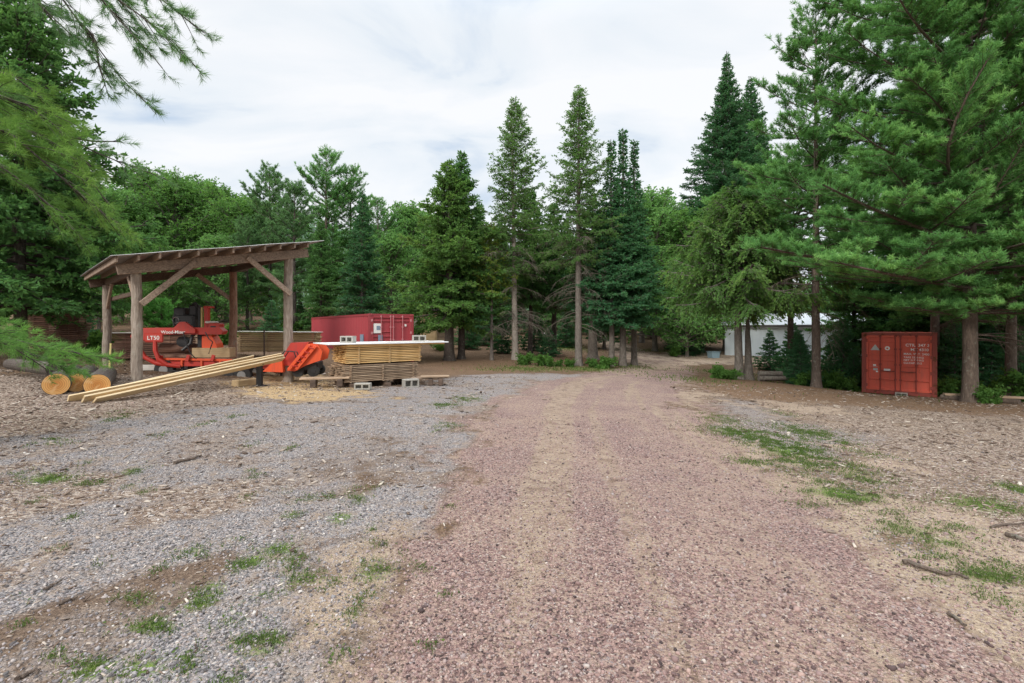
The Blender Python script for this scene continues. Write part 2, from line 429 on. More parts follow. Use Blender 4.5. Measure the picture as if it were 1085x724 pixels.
def m_stone():
    m = NT('loose_stone'); t = m.attr('tint'); k = m.attr('stone_kind')
    pk = m.ramp(t, [(0, (.045, .030, .029)), (.28, (.165, .101, .093)), (.55, (.298, .192, .172)), (.8, (.39, .268, .225)), (.95, (.27, .22, .215)), (1, (.50, .42, .36))])
    gy = m.ramp(t, [(0, (.07, .062, .06)), (.3, (.18, .168, .168)), (.6, (.30, .28, .285)), (.92, (.37, .32, .29)), (1, (.56, .52, .48))])
    m.col(m.mix(k, pk, gy)); m.set(Roughness=.9)
    return m.mat
M['stone'] = m_stone()
def m_chip():
    m = NT('loose_chip'); t = m.attr('tint')
    m.col(m.ramp(t, [(0, (.06, .04, .03)), (.35, (.15, .10, .072)), (.65, (.27, .21, .165)), (.85, (.42, .35, .29)), (1, (.66, .58, .48))])); m.set(Roughness=.9)
    return m.mat
M['chip'] = m_chip()

# ------------------------------------------------------------------ vegetation generators
UP = np.array([0, 0, 1.], f32)
def unit(a):
    return a / (np.linalg.norm(a, axis=-1, keepdims=True) + 1e-9)
def tubes(pts, rad, sides=4):
    """pts (B,n,3), rad (B,n) -> verts, quads"""
    B, n, _ = pts.shape
    tan = np.gradient(pts, axis=1) if n > 2 else np.repeat(pts[:, 1:2] - pts[:, :1], 2, 1)
    tan = unit(tan)
    ref = np.where(np.abs(tan[..., 2:3]) > .9, np.array([1., 0, 0]), np.array([0, 0, 1.]))
    a = unit(np.cross(tan, ref)); b = np.cross(tan, a)
    th = np.arange(sides) * 2 * np.pi / sides
    V = pts[:, :, None] + rad[:, :, None, None] * (a[:, :, None] * np.cos(th)[None, None, :, None] + b[:, :, None] * np.sin(th)[None, None, :, None])
    idx = np.arange(B * n * sides).reshape(B, n, sides)
    q = np.stack([idx[:, :-1], np.roll(idx, -1, 2)[:, :-1], np.roll(idx, -1, 2)[:, 1:], idx[:, 1:]], -1)
    return V.reshape(-1, 3), q.reshape(-1, 4)
def sample_spine(sp, idx, s):
    n = sp.shape[1]; x = s * (n - 1); i = np.clip(x.astype(int), 0, n - 2); f = (x - i)[:, None]
    a = sp[idx, i]; b = sp[idx, i + 1]
    return a * (1 - f) + b * f, unit(b - a)

def foliage(rng, sp, L, p):
    """twigs and needle or leaf elements along branch spines; returns (V,F,tint),(twigV,twigF)"""
    B = len(sp)
    nt = np.maximum(2, (L * p['twd']).astype(int))
    idx = np.repeat(np.arange(B), nt); N = len(idx)
    s0 = p.get('s0', .2)
    s = s0 + (1 - s0) * rng.random(N) ** p.get('spow', .8)
    pos, tan = sample_spine(sp, idx, s)
    if p.get('planar', True):
        side = unit(np.cross(tan, UP)) * np.where(rng.random(N) < .5, 1, -1)[:, None]
        side = side + UP * rng.normal(0, p.get('flat', .18), N)[:, None]
    else:
        side = unit(np.cross(tan, unit(rng.normal(size=(N, 3)))))
    ang = np.radians(rng.normal(p.get('ta', 52), 10, N))[:, None]
    d = unit(tan * np.cos(ang) + side * np.sin(ang) + UP * p.get('tup', 0.) + rng.normal(0, .1, (N, 3)))
    tl = np.clip(L[idx] * p.get('tr', .35) * (1.05 - s) ** .7 + p.get('tmin', .12), 0, p.get('tmax', 1.2)) * rng.uniform(.55, 1.15, N)
    # branch tips
    e, et = sample_spine(sp, np.arange(B), np.full(B, .999))
    pos = np.r_[pos, e - et * .1]; d = np.r_[d, et]; tl = np.r_[tl, np.full(B, p.get('tmin', .12) * 1.5)]; idx = np.r_[idx, np.arange(B)]
    N = len(idx)
    dr = p.get('tdroop', 0.)
    tipp = pos + d * tl[:, None] - UP * (dr * tl)[:, None]
    midp = pos + d * (tl * .5)[:, None] - UP * (dr * tl * .25)[:, None]
    tw = tubes(np.stack([pos, midp, tipp], 1), np.stack([np.full(N, p.get('twr', .008)), np.full(N, p.get('twr', .008) * .8), np.full(N, .002)], 1), 3)
    ns = np.maximum(2, (tl * p['shd']).astype(int))
    j = np.repeat(np.arange(N), ns); K = len(j)
    u0 = p.get('u0', .1); u = u0 + (1 - u0) * rng.random(K)
    q = pos[j] + d[j] * (tl[j] * u)[:, None] - UP * (dr * tl[j] * u * u)[:, None]
    rv = rng.normal(size=(K, 3)); rv[:, 2] *= p.get('vflat', .6)
    a = unit(d[j] * p.get('fwd', .8) + unit(rv) * p.get('spread', .7) + UP * p.get('sup', 0.))
    sl = p['sl'] * rng.uniform(.6, 1.25, K)
    br = rng.random(B); twt = rng.random(N)
    tint = np.clip(br[idx[j]] * .36 + twt[j] * .2 + rng.random(K) * .26 + p.get('tipw', .22) * u, 0, 1)
    b = unit(np.cross(a, unit(rng.normal(size=(K, 3))))); c = np.cross(a, b)
    if p.get('kind', 'blade') == 'blade':
        w = (p['w'] * rng.uniform(.7, 1.3, K))[:, None]; l = sl[:, None]
        q1 = np.stack([q, q + a * l * .45 + b * w, q + a * l, q + a * l * .45 - b * w], 1)
        if p.get('cross', True):
            q2 = np.stack([q, q + a * l * .5 + c * w, q + a * l, q + a * l * .5 - c * w], 1)
            Q = np.concatenate([q1, q2]); tint = np.r_[tint, tint]
        else: Q = q1
        V = Q.reshape(-1, 3); Fc = np.arange(len(V)).reshape(-1, 4); T = np.repeat(tint, 4)
    else:
        m = p['nn']; l = sl[:, None, None]
        t = rng.random((K, m, 1)); phi = np.radians(rng.normal(p.get('nang', 42), 14, (K, m, 1))); psi = rng.random((K, m, 1)) * 6.283
        base = q[:, None] + a[:, None] * l * t
        dr_ = a[:, None] * np.cos(phi) + (b[:, None] * np.cos(psi) + c[:, None] * np.sin(psi)) * np.sin(phi)
        nl = p['nl'] * rng.uniform(.7, 1.15, (K, m, 1))
        pr = unit(np.cross(dr_, unit(rng.normal(size=(K, m, 3))))) * p['nw']
        V = np.stack([base - pr, base + pr, base + dr_ * nl], 2).reshape(-1, 3)
        Fc = np.arange(len(V)).reshape(-1, 3); T = np.repeat(np.repeat(tint, m) + rng.normal(0, .05, K * m), 3)
    return (V, Fc, np.clip(T, 0, 1)), tw

def spines(rng, H, base, R, prof, gap, nper, elo, ehi, droop=.15, upt=.0, rnd=.25, n=7, lean=None):
    hs = []; h = base
    while h < H * .985:
        hs.append(h); h += gap * (1 - .55 * (h / H)) * rng.uniform(.7, 1.3)
    az = []; hh = []; 
    for h in hs:
        a0 = rng.random() * 6.28
        for k in range(nper):
            az.append(a0 + k * 6.283 / nper + rng.normal(0, .25)); hh.append(h + rng.normal(0, gap * .25))
    az = np.array(az); hh = np.clip(np.array(hh), base, H * .99); t = (hh - base) / (H - base)
    L = np.maximum(.15, R * prof(t) * np.clip(rng.normal(1, rnd, len(t)), .45, 1.5))
    e = np.radians(elo + (ehi - elo) * t + rng.normal(0, 6, len(t)))
    s = np.linspace(0, 1, n)[None]
    r = L[:, None] * s * np.cos(e)[:, None]
    z = L[:, None] * (s * np.sin(e)[:, None] - droop * s ** 2 + upt * s ** 4)
    wob = rng.normal(0, .05, (len(t), 1)) * L[:, None] * s ** 2
    x = np.cos(az)[:, None] * r - np.sin(az)[:, None] * wob; y = np.sin(az)[:, None] * r + np.cos(az)[:, None] * wob
    sp = np.stack([x, y, z + hh[:, None]], -1)
    if lean is not None: sp = sp + lean(sp[:, :1, 2])[..., :]
    return sp, L, t

def trunk_mesh(rng, H, r0, mat, wob=.06, sides=12, lean=(0, 0), flare=1.5):
    z = np.concatenate([[-.3, 0, .15, .45, 1.0], np.linspace(1.8, H, 14)])
    t = np.clip(z / H, 0, 1)
    r = r0 * (1 - t) ** .85 * (1 + (flare - 1) * np.exp(-np.maximum(z, 0) / .25)) + .012
    off = np.stack([np.cumsum(rng.normal(0, wob / 6, len(z))), np.cumsum(rng.normal(0, wob / 6, len(z)))], 1); off -= off[1]
    pts = np.stack([off[:, 0] * np.minimum(1, t * 3) + lean[0] * t, off[:, 1] * np.minimum(1, t * 3) + lean[1] * t, z], -1)[None]
    V, Q = tubes(pts, r[None], sides)
    V = V + (rng.random(V.shape) - .5) * r0 * .12
    return mesh_np('trunk', V, Q, mat, smooth=True)

KIND = dict(
    spruce=dict(prof=lambda t: (1 - t) ** .82 * np.minimum(1, .6 + t * 2.5), gap=.42, nper=6, elo=-8, ehi=38, droop=.22, upt=.16, s0=.10,
                twd=12, tr=.40, tmin=.16, tmax=1.0, tdroop=.18, shd=18, sl=.20, w=.038, spread=.75, fwd=.8, mat='spruce', bark='bark_dark', rb=.016),
    fir=dict(prof=lambda t: (1 - t) ** .9 * np.minimum(1, .7 + t * 2), gap=.34, nper=6, elo=-4, ehi=30, droop=.12, upt=.10, s0=.1,
             twd=13, tr=.38, tmin=.14, tmax=.9, tdroop=.05, shd=19, sl=.18, w=.034, spread=.7, fwd=.8, mat='fir', bark='bark_grey', rb=.014),
    norway=dict(prof=lambda t: (1 - t) ** .7 * np.minimum(1, .75 + t * 2), gap=.40, nper=6, elo=0, ehi=32, droop=.30, upt=.18, s0=.12,
                twd=12, tr=.30, tmin=.32, tmax=.9, tdroop=.75, tup=-.25, shd=20, sl=.18, w=.030, spread=.5, fwd=.8, sup=-.35, mat='norway', bark='bark_grey', rb=.018),
    larch=dict(prof=lambda t: (1 - t) ** .75 * np.minimum(1, .75 + t * 1.2), gap=.36, nper=5, elo=-6, ehi=48, droop=.18, upt=.22, s0=.1,
               twd=12, tr=.35, tmin=.24, tmax=.85, tdroop=.4, shd=17, sl=.15, w=.025, spread=.9, fwd=.5, sup=.1, mat='larch', bark='bark_grey', rb=.013),
    pine=dict(prof=lambda t: np.sqrt(np.clip(1 - t, 0, 1)) * np.minimum(1, .6 + t * 1.4), gap=.85, nper=5, elo=2, ehi=42, droop=.06, upt=.16, rnd=.3, s0=.28, spow=.75,
              twd=10, tr=.34, tmin=.25, tmax=1.1, tup=.16, ta=48, shd=12, u0=.15, kind='needle', nn=13, nl=.15, nw=.011, sl=.17, nang=45, spread=.5, fwd=.7, sup=.45, mat='white_pine', bark='bark_pine', rb=.013),
    redpine=dict(prof=lambda t: np.sqrt(np.clip(1 - t, 0, 1)) * np.minimum(1, .6 + t * 1.4), gap=.8, nper=5, elo=5, ehi=50, droop=.10, upt=.22, rnd=.3, s0=.35, spow=.75,
                 twd=9, tr=.34, tmin=.22, tmax=1.1, tup=.25, ta=45, shd=11, u0=.2, kind='needle', nn=10, nl=.18, nw=.016, sl=.16, nang=48, spread=.6, fwd=.6, sup=.5, mat='red_pine', bark='bark_dark', rb=.013),
    broad=dict(prof=lambda t: np.sqrt(np.clip(1 - (2 * t - .75) ** 2 / 1.6, .08, 1)), gap=.6, nper=5, elo=22, ehi=72, droop=.18, upt=.0, rnd=.28, s0=.25, planar=False,
               twd=7, tr=.42, tmin=.35, tmax=1.5, ta=55, shd=13, u0=.1, sl=.17, w=.065, spread=1.0, fwd=.35, sup=.1, cross=False, tdroop=.15, vflat=.8, mat='leaf', bark='bark_grey', rb=.02),
)
def tree_meshes(kind, seed, H, base, R, r0, dead=None, **over):
    rng = np.random.default_rng(seed); p = dict(KIND[kind]); p.update(over)
    sp, L, t = spines(rng, H, base, R, p['prof'], p['gap'], p['nper'], p['elo'], p['ehi'], p['droop'], p['upt'], p.get('rnd', .22))
    (V, Fc, T), (TV, TF) = foliage(rng, sp, L, p)
    crown = mesh_np('crown', V, Fc, M[p['mat']], {'tint': T})
    rb = np.maximum(.006, L * p['rb'])[:, None] * np.linspace(1, .2, sp.shape[1])[None]
    BV, BF = tubes(sp, rb, 5)
    vs = [BV, TV]; fs = [BF, TF + len(BV)]
    if dead:
        d0, d1, dR, dn = dead
        B = dn; hh = rng.uniform(d0, d1, B); az = rng.random(B) * 6.283; Ld = dR * rng.uniform(.35, 1.1, B)
        s = np.linspace(0, 1, 7)[None]; z = Ld[:, None] * (s * rng.normal(.05, .15, (B, 1)) - .32 * s ** 2)
        ds = np.stack([np.cos(az)[:, None] * Ld[:, None] * s, np.sin(az)[:, None] * Ld[:, None] * s, hh[:, None] + z], -1)
        DV, DF = tubes(ds, np.linspace(.022, .005, 7)[None] * np.ones((B, 1)), 4)
        pd = dict(twd=7, tr=.3, tmin=.25, tmax=.8, tdroop=.7, shd=4, sl=.2, w=.006, spread=1., fwd=.5, sup=-.4, twr=.007)
        (EV, EF, _), (GV, GF) = foliage(rng, ds, Ld, pd)
        for v, f in ((DV, DF), (GV, GF), (EV, EF)):
            o = sum(len(x) for x in vs); vs.append(v); fs.append(f + o)
    wood = mesh_np('branches', np.concatenate(vs), fs, M[p.get('bwood', 'twig' if dead else p['bark'])])
    trunk = trunk_mesh(rng, H, r0, M[p['bark']], lean=p.get('lean', (0, 0)))
    return trunk, wood, crown
def plant_tree(name, label, meshes, x, y, s=1.0, rz=0., group=None, cat='tree', z=None):
    o = thing(name, label, cat, (x, y, (gf(x, y) if z is None else z) - .05), rz, group)
    o.scale = (s, s, s)
    for nm, me in zip(('trunk', 'branches', 'crown'), meshes): link(nm, me, o)
    return o
def tree_at(name, label, kind, px, d, topy, Rpx, basepx_y, seed, r0px=None, group=None, **over):
    """a tree whose trunk stands at picture column px, distance d; its top reaches row topy, its crown radius is Rpx and its lowest boughs hang at row basepx_y"""
    x = (px - CX) / F * d; z = gf(x, d)
    H = EYE + (HY - topy) / F * d - z; base = max(.3, EYE + (HY - basepx_y) / F * d - z)
    r0 = (r0px or 9) / F * d / 2 * .85
    ms = tree_meshes(kind, seed, H, base, 1.18 * Rpx / F * d, r0, **over)
    return plant_tree(name, label, ms, x, d, 1., 0., group)

# ------------------------------------------------------------------ camera, sky, sun
cam = bpy.data.cameras.new('camera'); cam.lens = 36.0 * F / 1085.0; cam.sensor_width = 36.0
cam.shift_y = -(362 - HY) / 1085.0; cam.clip_end = 3000; cam.clip_start = .05
co = link('camera', cam, None, (0, 0, EYE), (math.pi / 2, 0, 0)); scene.camera = co
SUN_EL, SUN_AZ = 31.0, 208.0          # azimuth clockwise from +Y, the side the light comes from
w = bpy.data.worlds.new('World'); scene.world = w; w.use_nodes = True
nt = w.node_tree; nd = nt.nodes; nd.clear()
def wn(t, **k):
    o = nd.new(t)
    for a, b in k.items(): setattr(o, a, b)
    return o
sky = wn('ShaderNodeTexSky', sky_type='NISHITA', sun_disc=False); sky.sun_elevation = math.radians(SUN_EL); sky.sun_rotation = math.radians(SUN_AZ)
bg1 = wn('ShaderNodeBackground'); bg1.inputs[1].default_value = .10; nt.links.new(sky.outputs[0], bg1.inputs[0])
tc = wn('ShaderNodeTexCoord'); sxyz = wn('ShaderNodeSeparateXYZ'); nt.links.new(tc.outputs['Generated'], sxyz.inputs[0])
den = wn('ShaderNodeMath', operation='ADD'); den.inputs[1].default_value = .22; nt.links.new(sxyz.outputs[2], den.inputs[0])
dmx = wn('ShaderNodeMath', operation='MAXIMUM'); dmx.inputs[1].default_value = .05; nt.links.new(den.outputs[0], dmx.inputs[0])
vd = wn('ShaderNodeVectorMath', operation='DIVIDE'); nt.links.new(tc.outputs['Generated'], vd.inputs[0]); nt.links.new(dmx.outputs[0], vd.inputs[1])
mp = wn('ShaderNodeMapping'); mp.inputs['Scale'].default_value = (1.0, 1.7, 0.0); mp.inputs['Location'].default_value = (3.1, 1.4, 0); nt.links.new(vd.outputs[0], mp.inputs[0])
n1 = wn('ShaderNodeTexNoise'); n1.inputs['Scale'].default_value = 1.5; n1.inputs['Detail'].default_value = 7; n1.inputs['Roughness'].default_value = .52; n1.inputs['Distortion'].default_value = .5
nt.links.new(mp.outputs[0], n1.inputs[0])
rp = wn('ShaderNodeValToRGB'); cr = rp.color_ramp
cr.elements[0].position = .30; cr.elements[0].color = (.54, .66, .82, 1); cr.elements[1].position = .60; cr.elements[1].color = (.97, .98, 1.0, 1)
e = cr.elements.new(.44); e.color = (.85, .90, .95, 1)
nt.links.new(n1.outputs[0], rp.inputs[0])
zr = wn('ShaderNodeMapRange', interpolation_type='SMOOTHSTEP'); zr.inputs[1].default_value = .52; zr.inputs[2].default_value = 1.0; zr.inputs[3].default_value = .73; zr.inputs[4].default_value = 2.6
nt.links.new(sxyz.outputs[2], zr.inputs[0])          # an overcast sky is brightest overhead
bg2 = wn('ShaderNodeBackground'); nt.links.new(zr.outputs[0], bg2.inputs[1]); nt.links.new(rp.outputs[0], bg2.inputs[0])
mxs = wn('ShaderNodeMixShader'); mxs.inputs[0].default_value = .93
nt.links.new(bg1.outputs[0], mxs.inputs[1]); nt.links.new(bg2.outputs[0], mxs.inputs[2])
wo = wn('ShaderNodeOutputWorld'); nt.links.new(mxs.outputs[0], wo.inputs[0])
sl = bpy.data.lights.new('sun', 'SUN'); sl.energy = 1.5; sl.angle = math.radians(14); sl.color = (1, .95, .87)
so = link('sun', sl); a = math.radians(SUN_AZ); el = math.radians(SUN_EL)
so.rotation_euler = Vector((-math.sin(a) * math.cos(el), -math.cos(a) * math.cos(el), -math.sin(el))).to_track_quat('-Z', 'Y').to_euler()
scene.view_settings.view_transform = 'Standard'; scene.view_settings.look = 'None'
scene.view_settings.exposure = 0.52; scene.view_settings.gamma = 1.0
scene.render.engine = 'CYCLES'
scene.cycles.max_bounces = 9; scene.cycles.diffuse_bounces = 6; scene.cycles.transmission_bounces = 6; scene.cycles.transparent_max_bounces = 4
scene.cycles.use_denoising = True; scene.cycles.denoiser = 'OPENIMAGEDENOISE'; scene.cycles.denoising_input_passes = 'RGB_ALBEDO_NORMAL'; scene.cycles.denoising_prefilter = 'NONE'

# ------------------------------------------------------------------ ground sheet and what covers it
def axis(lo, hi, c, fine, n):
    """positions from lo to hi, spacing about `fine` near c and growing outward"""
    k = 1.0
    def inv(t): return np.sinh(t)
    A = np.arcsinh((np.array([lo, hi]) - c) / k / 1.0)
    t = np.linspace(A[0], A[1], n)
    return c + k * np.sinh(t)
xs = np.unique(np.concatenate([np.arange(-14, 14, .07), 14 + np.cumsum(.07 * 1.035 ** np.arange(140)), -14 - np.cumsum(.07 * 1.035 ** np.arange(140))]))
ys = np.unique(np.concatenate([np.arange(1.2, 16, .07), 16 + np.cumsum(.07 * 1.03 ** np.arange(165)), 1.2 - np.cumsum(.1 * 1.09 ** np.arange(60))]))
GX, GY = np.meshgrid(xs, ys); NX, NY = len(xs), len(ys)
gx, gy = GX.ravel(), GY.ravel()
warp = (fbm(gx * .8, gy * .8, 11, 5) - .5) * 1.7 + (fbm(gx * 3.3, gy * 3.3, 21, 4) - .5) * 1.0
def inpoly(poly, x, y):
    """signed distance to a polygon, positive inside"""
    n = len(poly); d = np.full(x.shape, 1e9); ins = np.zeros(x.shape, bool)
    for i in range(n):
        ax, ay = poly[i]; bx, by = poly[(i + 1) % n]
        ex, ey = bx - ax, by - ay; L2 = ex * ex + ey * ey + 1e-9
        t = np.clip(((x - ax) * ex + (y - ay) * ey) / L2, 0, 1)
        d = np.minimum(d, (x - ax - t * ex) ** 2 + (y - ay - t * ey) ** 2)
        c = ((ay > y) != (by > y)) & (x < (bx - ax) * (y - ay) / (by - ay + 1e-12) + ax)
        ins ^= c
    return np.where(ins, 1, -1) * np.sqrt(d)
def wpoly(px): return [tuple(G(*p)) for p in px]
ZP = []      # (channel, world polygon, softness, wobble, strength)
def zone(ch, pxpoly, soft=.5, wob=1., k=1., extra=()): ZP.append((ch, wpoly(pxpoly) + list(extra), soft, wob, k))
FLOOR, PINK, GREY, CHIP, SAW, NEED, SAND, GRASS, DIRT = range(9)
zone(CHIP, [(-700, 500), (-700, 404), (-60, 398), (120, 399), (260, 402), (420, 412), (420, 470), (250, 520), (100, 640), (-100, 800), (-700, 800)], .8, 1.)
zone(GREY, [(-300, 475), (100, 462), (160, 440), (300, 418), (440, 408), (500, 398), (560, 396), (650, 396), (640, 420), (520, 470), (500, 560), (450, 660), (420, 860), (-60, 860), (-400, 600)], .5, 1.1)
zone(CHIP, [(-200, 500), (130, 508), (250, 500), (300, 516), (150, 540), (0, 560), (-300, 600)], .7, 1.6, .75)
zone(DIRT, [(320, 480), (400, 462), (420, 476), (360, 500), (300, 500)], .4, .8, .55)
zone(CHIP, [(20, 580), (180, 536), (270, 526), (270, 535), (120, 575), (0, 610)], .35, 1.1, .8)
zone(DIRT, [(-100, 690), (60, 632), (170, 600), (250, 575), (300, 560), (290, 580), (225, 625), (150, 665), (80, 724), (-60, 760)], .3, .8, .9)
zone(DIRT, [(340, 512), (430, 480), (450, 488), (380, 520)], .3, .8, .5)
zone(SAND, [(270, 800), (260, 690), (300, 630), (330, 595), (370, 570), (420, 545), (490, 540), (460, 620), (440, 690), (430, 800)], .5, 1., .65)
zone(SAW, [(225, 404), (262, 394), (300, 390), (345, 397), (360, 409), (385, 420), (330, 428), (255, 424)], .6, 1.5, .85)
zone(CHIP, [(110, 398), (230, 398), (250, 420), (150, 428), (60, 428)], .6, 1., .7)
# right hand yard
zone(SAND, [(660, 412), (760, 408), (900, 416), (1400, 420), (1500, 900), (1000, 800), (900, 660), (800, 560), (730, 480), (690, 430)], .6, 1., .85)
zone(CHIP, [(790, 440), (900, 426), (1400, 430), (1500, 620), (1085, 590), (960, 540), (860, 480)], 1.3, 2.4, .85)
zone(GREY, [(730, 425), (800, 425), (930, 470), (900, 490), (800, 480), (740, 450)], .6, 1.2, .55)
zone(NEED, [(735, 410), (800, 402), (870, 406), (930, 414), (1000, 416), (1400, 412), (1400, 440), (1085, 442), (930, 431), (800, 424)], .6, .9, .95)
zone(NEED, [(440, 398), (440, 378), (500, 365), (600, 366), (640, 380), (640, 394), (560, 394)], .8, 1.6, .55)
zone(SAND, [(700, 391), (740, 386), (800, 387), (905, 386), (905, 374), (760, 371), (705, 373), (690, 380)], .3, .4, 1.)
# the drive
zone(PINK, [(240, 900), (335, 724), (385, 650), (420, 590), (455, 530), (485, 480), (505, 450), (530, 422), (575, 404), (640, 394), (672, 386), (722, 386), (730, 396), (728, 420), (752, 450), (800, 488), (870, 540), (950, 600), (1040, 668), (1130, 724), (1400, 900)], .5, .9)
zone(PINK, [(672, 394), (732, 391), (722, 382), (696, 375), (668, 367), (648, 359), (634, 360), (640, 369), (654, 377), (664, 386)], .35, .4, .95)
zone(SAND, [(672, 394), (732, 391), (722, 382), (696, 375), (668, 367), (648, 359), (634, 360), (640, 369), (654, 377), (664, 386)], .35, .5, .5)
# grass verge and weed patches: (px, py, rx, ry, strength)
WEEDS = [(50, 507, 26, 5, 1), (18, 502, 10, 4, .4), (140, 500, 10, 5, .7), (360, 548, 12, 6, 1), (205, 584, 12, 6, .8), (263, 595, 14, 8, 1), (297, 580, 20, 6, 1),
         (308, 546, 8, 3, .7), (345, 526, 8, 3, .6), (245, 573, 12, 3, .6), (160, 660, 24, 8, 1), (155, 634, 10, 5, .6), (212, 636, 16, 8, 1), (225, 620, 20, 8, .6),
         (97, 708, 18, 12, 1), (152, 706, 26, 10, 1), (198, 698, 12, 12, .8), (280, 680, 24, 14, .8), (320, 612, 22, 9, .8), (310, 590, 18, 6, .5), (395, 604, 22, 12, .7),
         (375, 648, 8, 10, .5), (250, 650, 14, 12, .5), (245, 720, 14, 6, .6), (380, 525, 10, 4, .5), (470, 430, 14, 3, .5), (495, 422, 14, 3, .5), (480, 452, 10, 3, .4), (380, 530, 6, 3, .5),
         (365, 690, 8, 8, .3), (270, 630, 20, 10, .4), (60, 470, 14, 3, .4), (130, 437, 14, 3, .4),
         (782, 457, 28, 5, .9), (800, 466, 22, 6, .7), (832, 478, 26, 8, .9), (850, 492, 24, 6, .7), (893, 524, 38, 9, 1), (915, 505, 26, 5, .5), (868, 510, 16, 6, .5),
         (1045, 536, 36, 9, .9), (1078, 520, 14, 8, .9), (960, 560, 34, 10, .6), (1000, 574, 30, 9, .6), (1050, 612, 34, 11, .9), (995, 590, 22, 8, .5), (1020, 560, 20, 6, .5), (940, 545, 20, 6, .4),
         (765, 444, 18, 4, .4), (1060, 640, 30, 10, .4), (910, 480, 20, 5, .3),
         (560, 391, 40, 3, .7), (620, 391, 40, 3, .8), (665, 388, 24, 3, .6), (530, 392, 30, 2, .4), (730, 402, 30, 4, .4), (600, 368, 24, 4, .8), (760, 395, 22, 4, .5),
         (850, 405, 40, 5, .5), (895, 400, 24, 6, .9), (1015, 415, 30, 5, .6), (1070, 405, 40, 8, .8), (700, 372, 30, 3, .5), (290, 352, 60, 6, 1), (230, 352, 40, 4, .8), (340, 352, 40, 5, .8)]
rw = random.Random(44)
for k in range(60):
    WEEDS.append((rw.uniform(20, 480), rw.uniform(440, 715), rw.uniform(3, 10), rw.uniform(2, 4), rw.uniform(.15, .5)))
for k in range(34):
    t_ = rw.random(); WEEDS.append((770 + 300 * t_ + rw.uniform(-20, 60), 450 + 200 * t_ + rw.uniform(-30, 20), rw.uniform(8, 26), rw.uniform(2, 6), rw.uniform(.2, .55)))
wz = np.zeros((len(gx), 9)); wz[:, FLOOR] = 1
near = (gy > -12) & (gy < 75) & (np.abs(gx) < 75)
nx_, ny_ = gx[near], gy[near]; wn_ = warp[near]; W9 = wz[near]
for ch, poly, soft, wob, k in ZP:
    sc = np.clip(ny_ / 8, .5, 2.)
    sd = inpoly(poly, nx_, ny_) + wn_ * wob * np.clip(ny_ / 6, .35, 1.1)
    mk = np.clip(sd / (soft * sc) * .5 + .5, 0, 1); mk = mk * mk * (3 - 2 * mk) * k
    W9 *= (1 - mk)[:, None]; W9[:, ch] += mk
# wheel tracks: sandy strips along the drive
c0 = np.array([.35, 0]);
WP = []
gn = np.zeros(len(nx_))
for px, py, rx, ry, k in WEEDS:
    c = G(px, py); ex = abs(G(px + rx, py)[0] - c[0]) + .02; ey = abs(G(px, py - ry)[1] - G(px, py + ry)[1]) / 2 + .02
    WP.append((c, ex, ey, k))
    q = ((nx_ - c[0]) / ex) ** 2 + ((ny_ - c[1]) / ey) ** 2
    gn = np.maximum(gn, k * np.exp(-q * 1.1))
gn *= .55 + .9 * fbm(nx_ * 6, ny_ * 6, 31, 3) * .8
lane = nx_ - np.interp(ny_, [0, 2.1, 5.6, 10.2, 16, 22], [.7, .78, 1.15, 1.7, 3.0, 6.0])
track = np.exp(-((np.abs(lane) - .82) / .24) ** 2) + .55 * np.exp(-((np.abs(lane - .15) - 1.75) / .2) ** 2)
strk = fbm(lane * 3.4, ny_ * .13, 61, 3)
ps = np.clip(track * (.15 + .75 * fbm(nx_ * 2, ny_ * .8, 63, 3)) + np.clip((strk - .50) * 6, 0, .9), 0, 1) * W9[:, PINK] * .48
W9[:, SAND] += ps; W9[:, PINK] -= ps
blot = np.clip((fbm(nx_ * 1.2 + 9, ny_ * 1.9, 71, 5) - .5) * 5, 0, 1) * W9[:, GREY] * .6 * (nx_ < 1)
W9[:, CHIP] += blot; W9[:, GREY] -= blot
blot = np.clip((fbm(nx_ * 2.3 + 4, ny_ * 2.3, 75, 4) - .5) * 5, 0, 1) * W9[:, CHIP] * .55 * (nx_ > 1)
sb_ = np.clip((fbm(nx_ * 1.3 + 7, ny_ * 1.3, 79, 5) - .47) * 6, 0, 1) * W9[:, SAND] * .75 * (lane > 1.9)
W9[:, SAND] -= sb_; W9[:, CHIP] += sb_ * .6; W9[:, GREY] += sb_ * .4
sb_ = np.clip((fbm(nx_ * 1.6 + 2, ny_ * 1.6, 83, 5) - .45) * 6, 0, 1) * W9[:, SAND] * .7 * (lane < -1.4)
W9[:, SAND] -= sb_; W9[:, PINK] += sb_ * .6; W9[:, GREY] += sb_ * .4
sb_ = np.clip((fbm(nx_ * 2.1, ny_ * 2.1, 87, 5) - .48) * 6, 0, 1) * W9[:, DIRT] * .7
W9[:, DIRT] -= sb_; W9[:, GREY] += sb_ * .5; W9[:, CHIP] += sb_ * .5
W9[:, SAND] += blot * .6; W9[:, GREY] += blot * .4; W9[:, CHIP] -= blot
# broad thin green on the right verge and the left mound
W9[:, GRASS] = np.clip(gn * .75, 0, .8)
wz[near] = W9
gz = g(gx, gy)
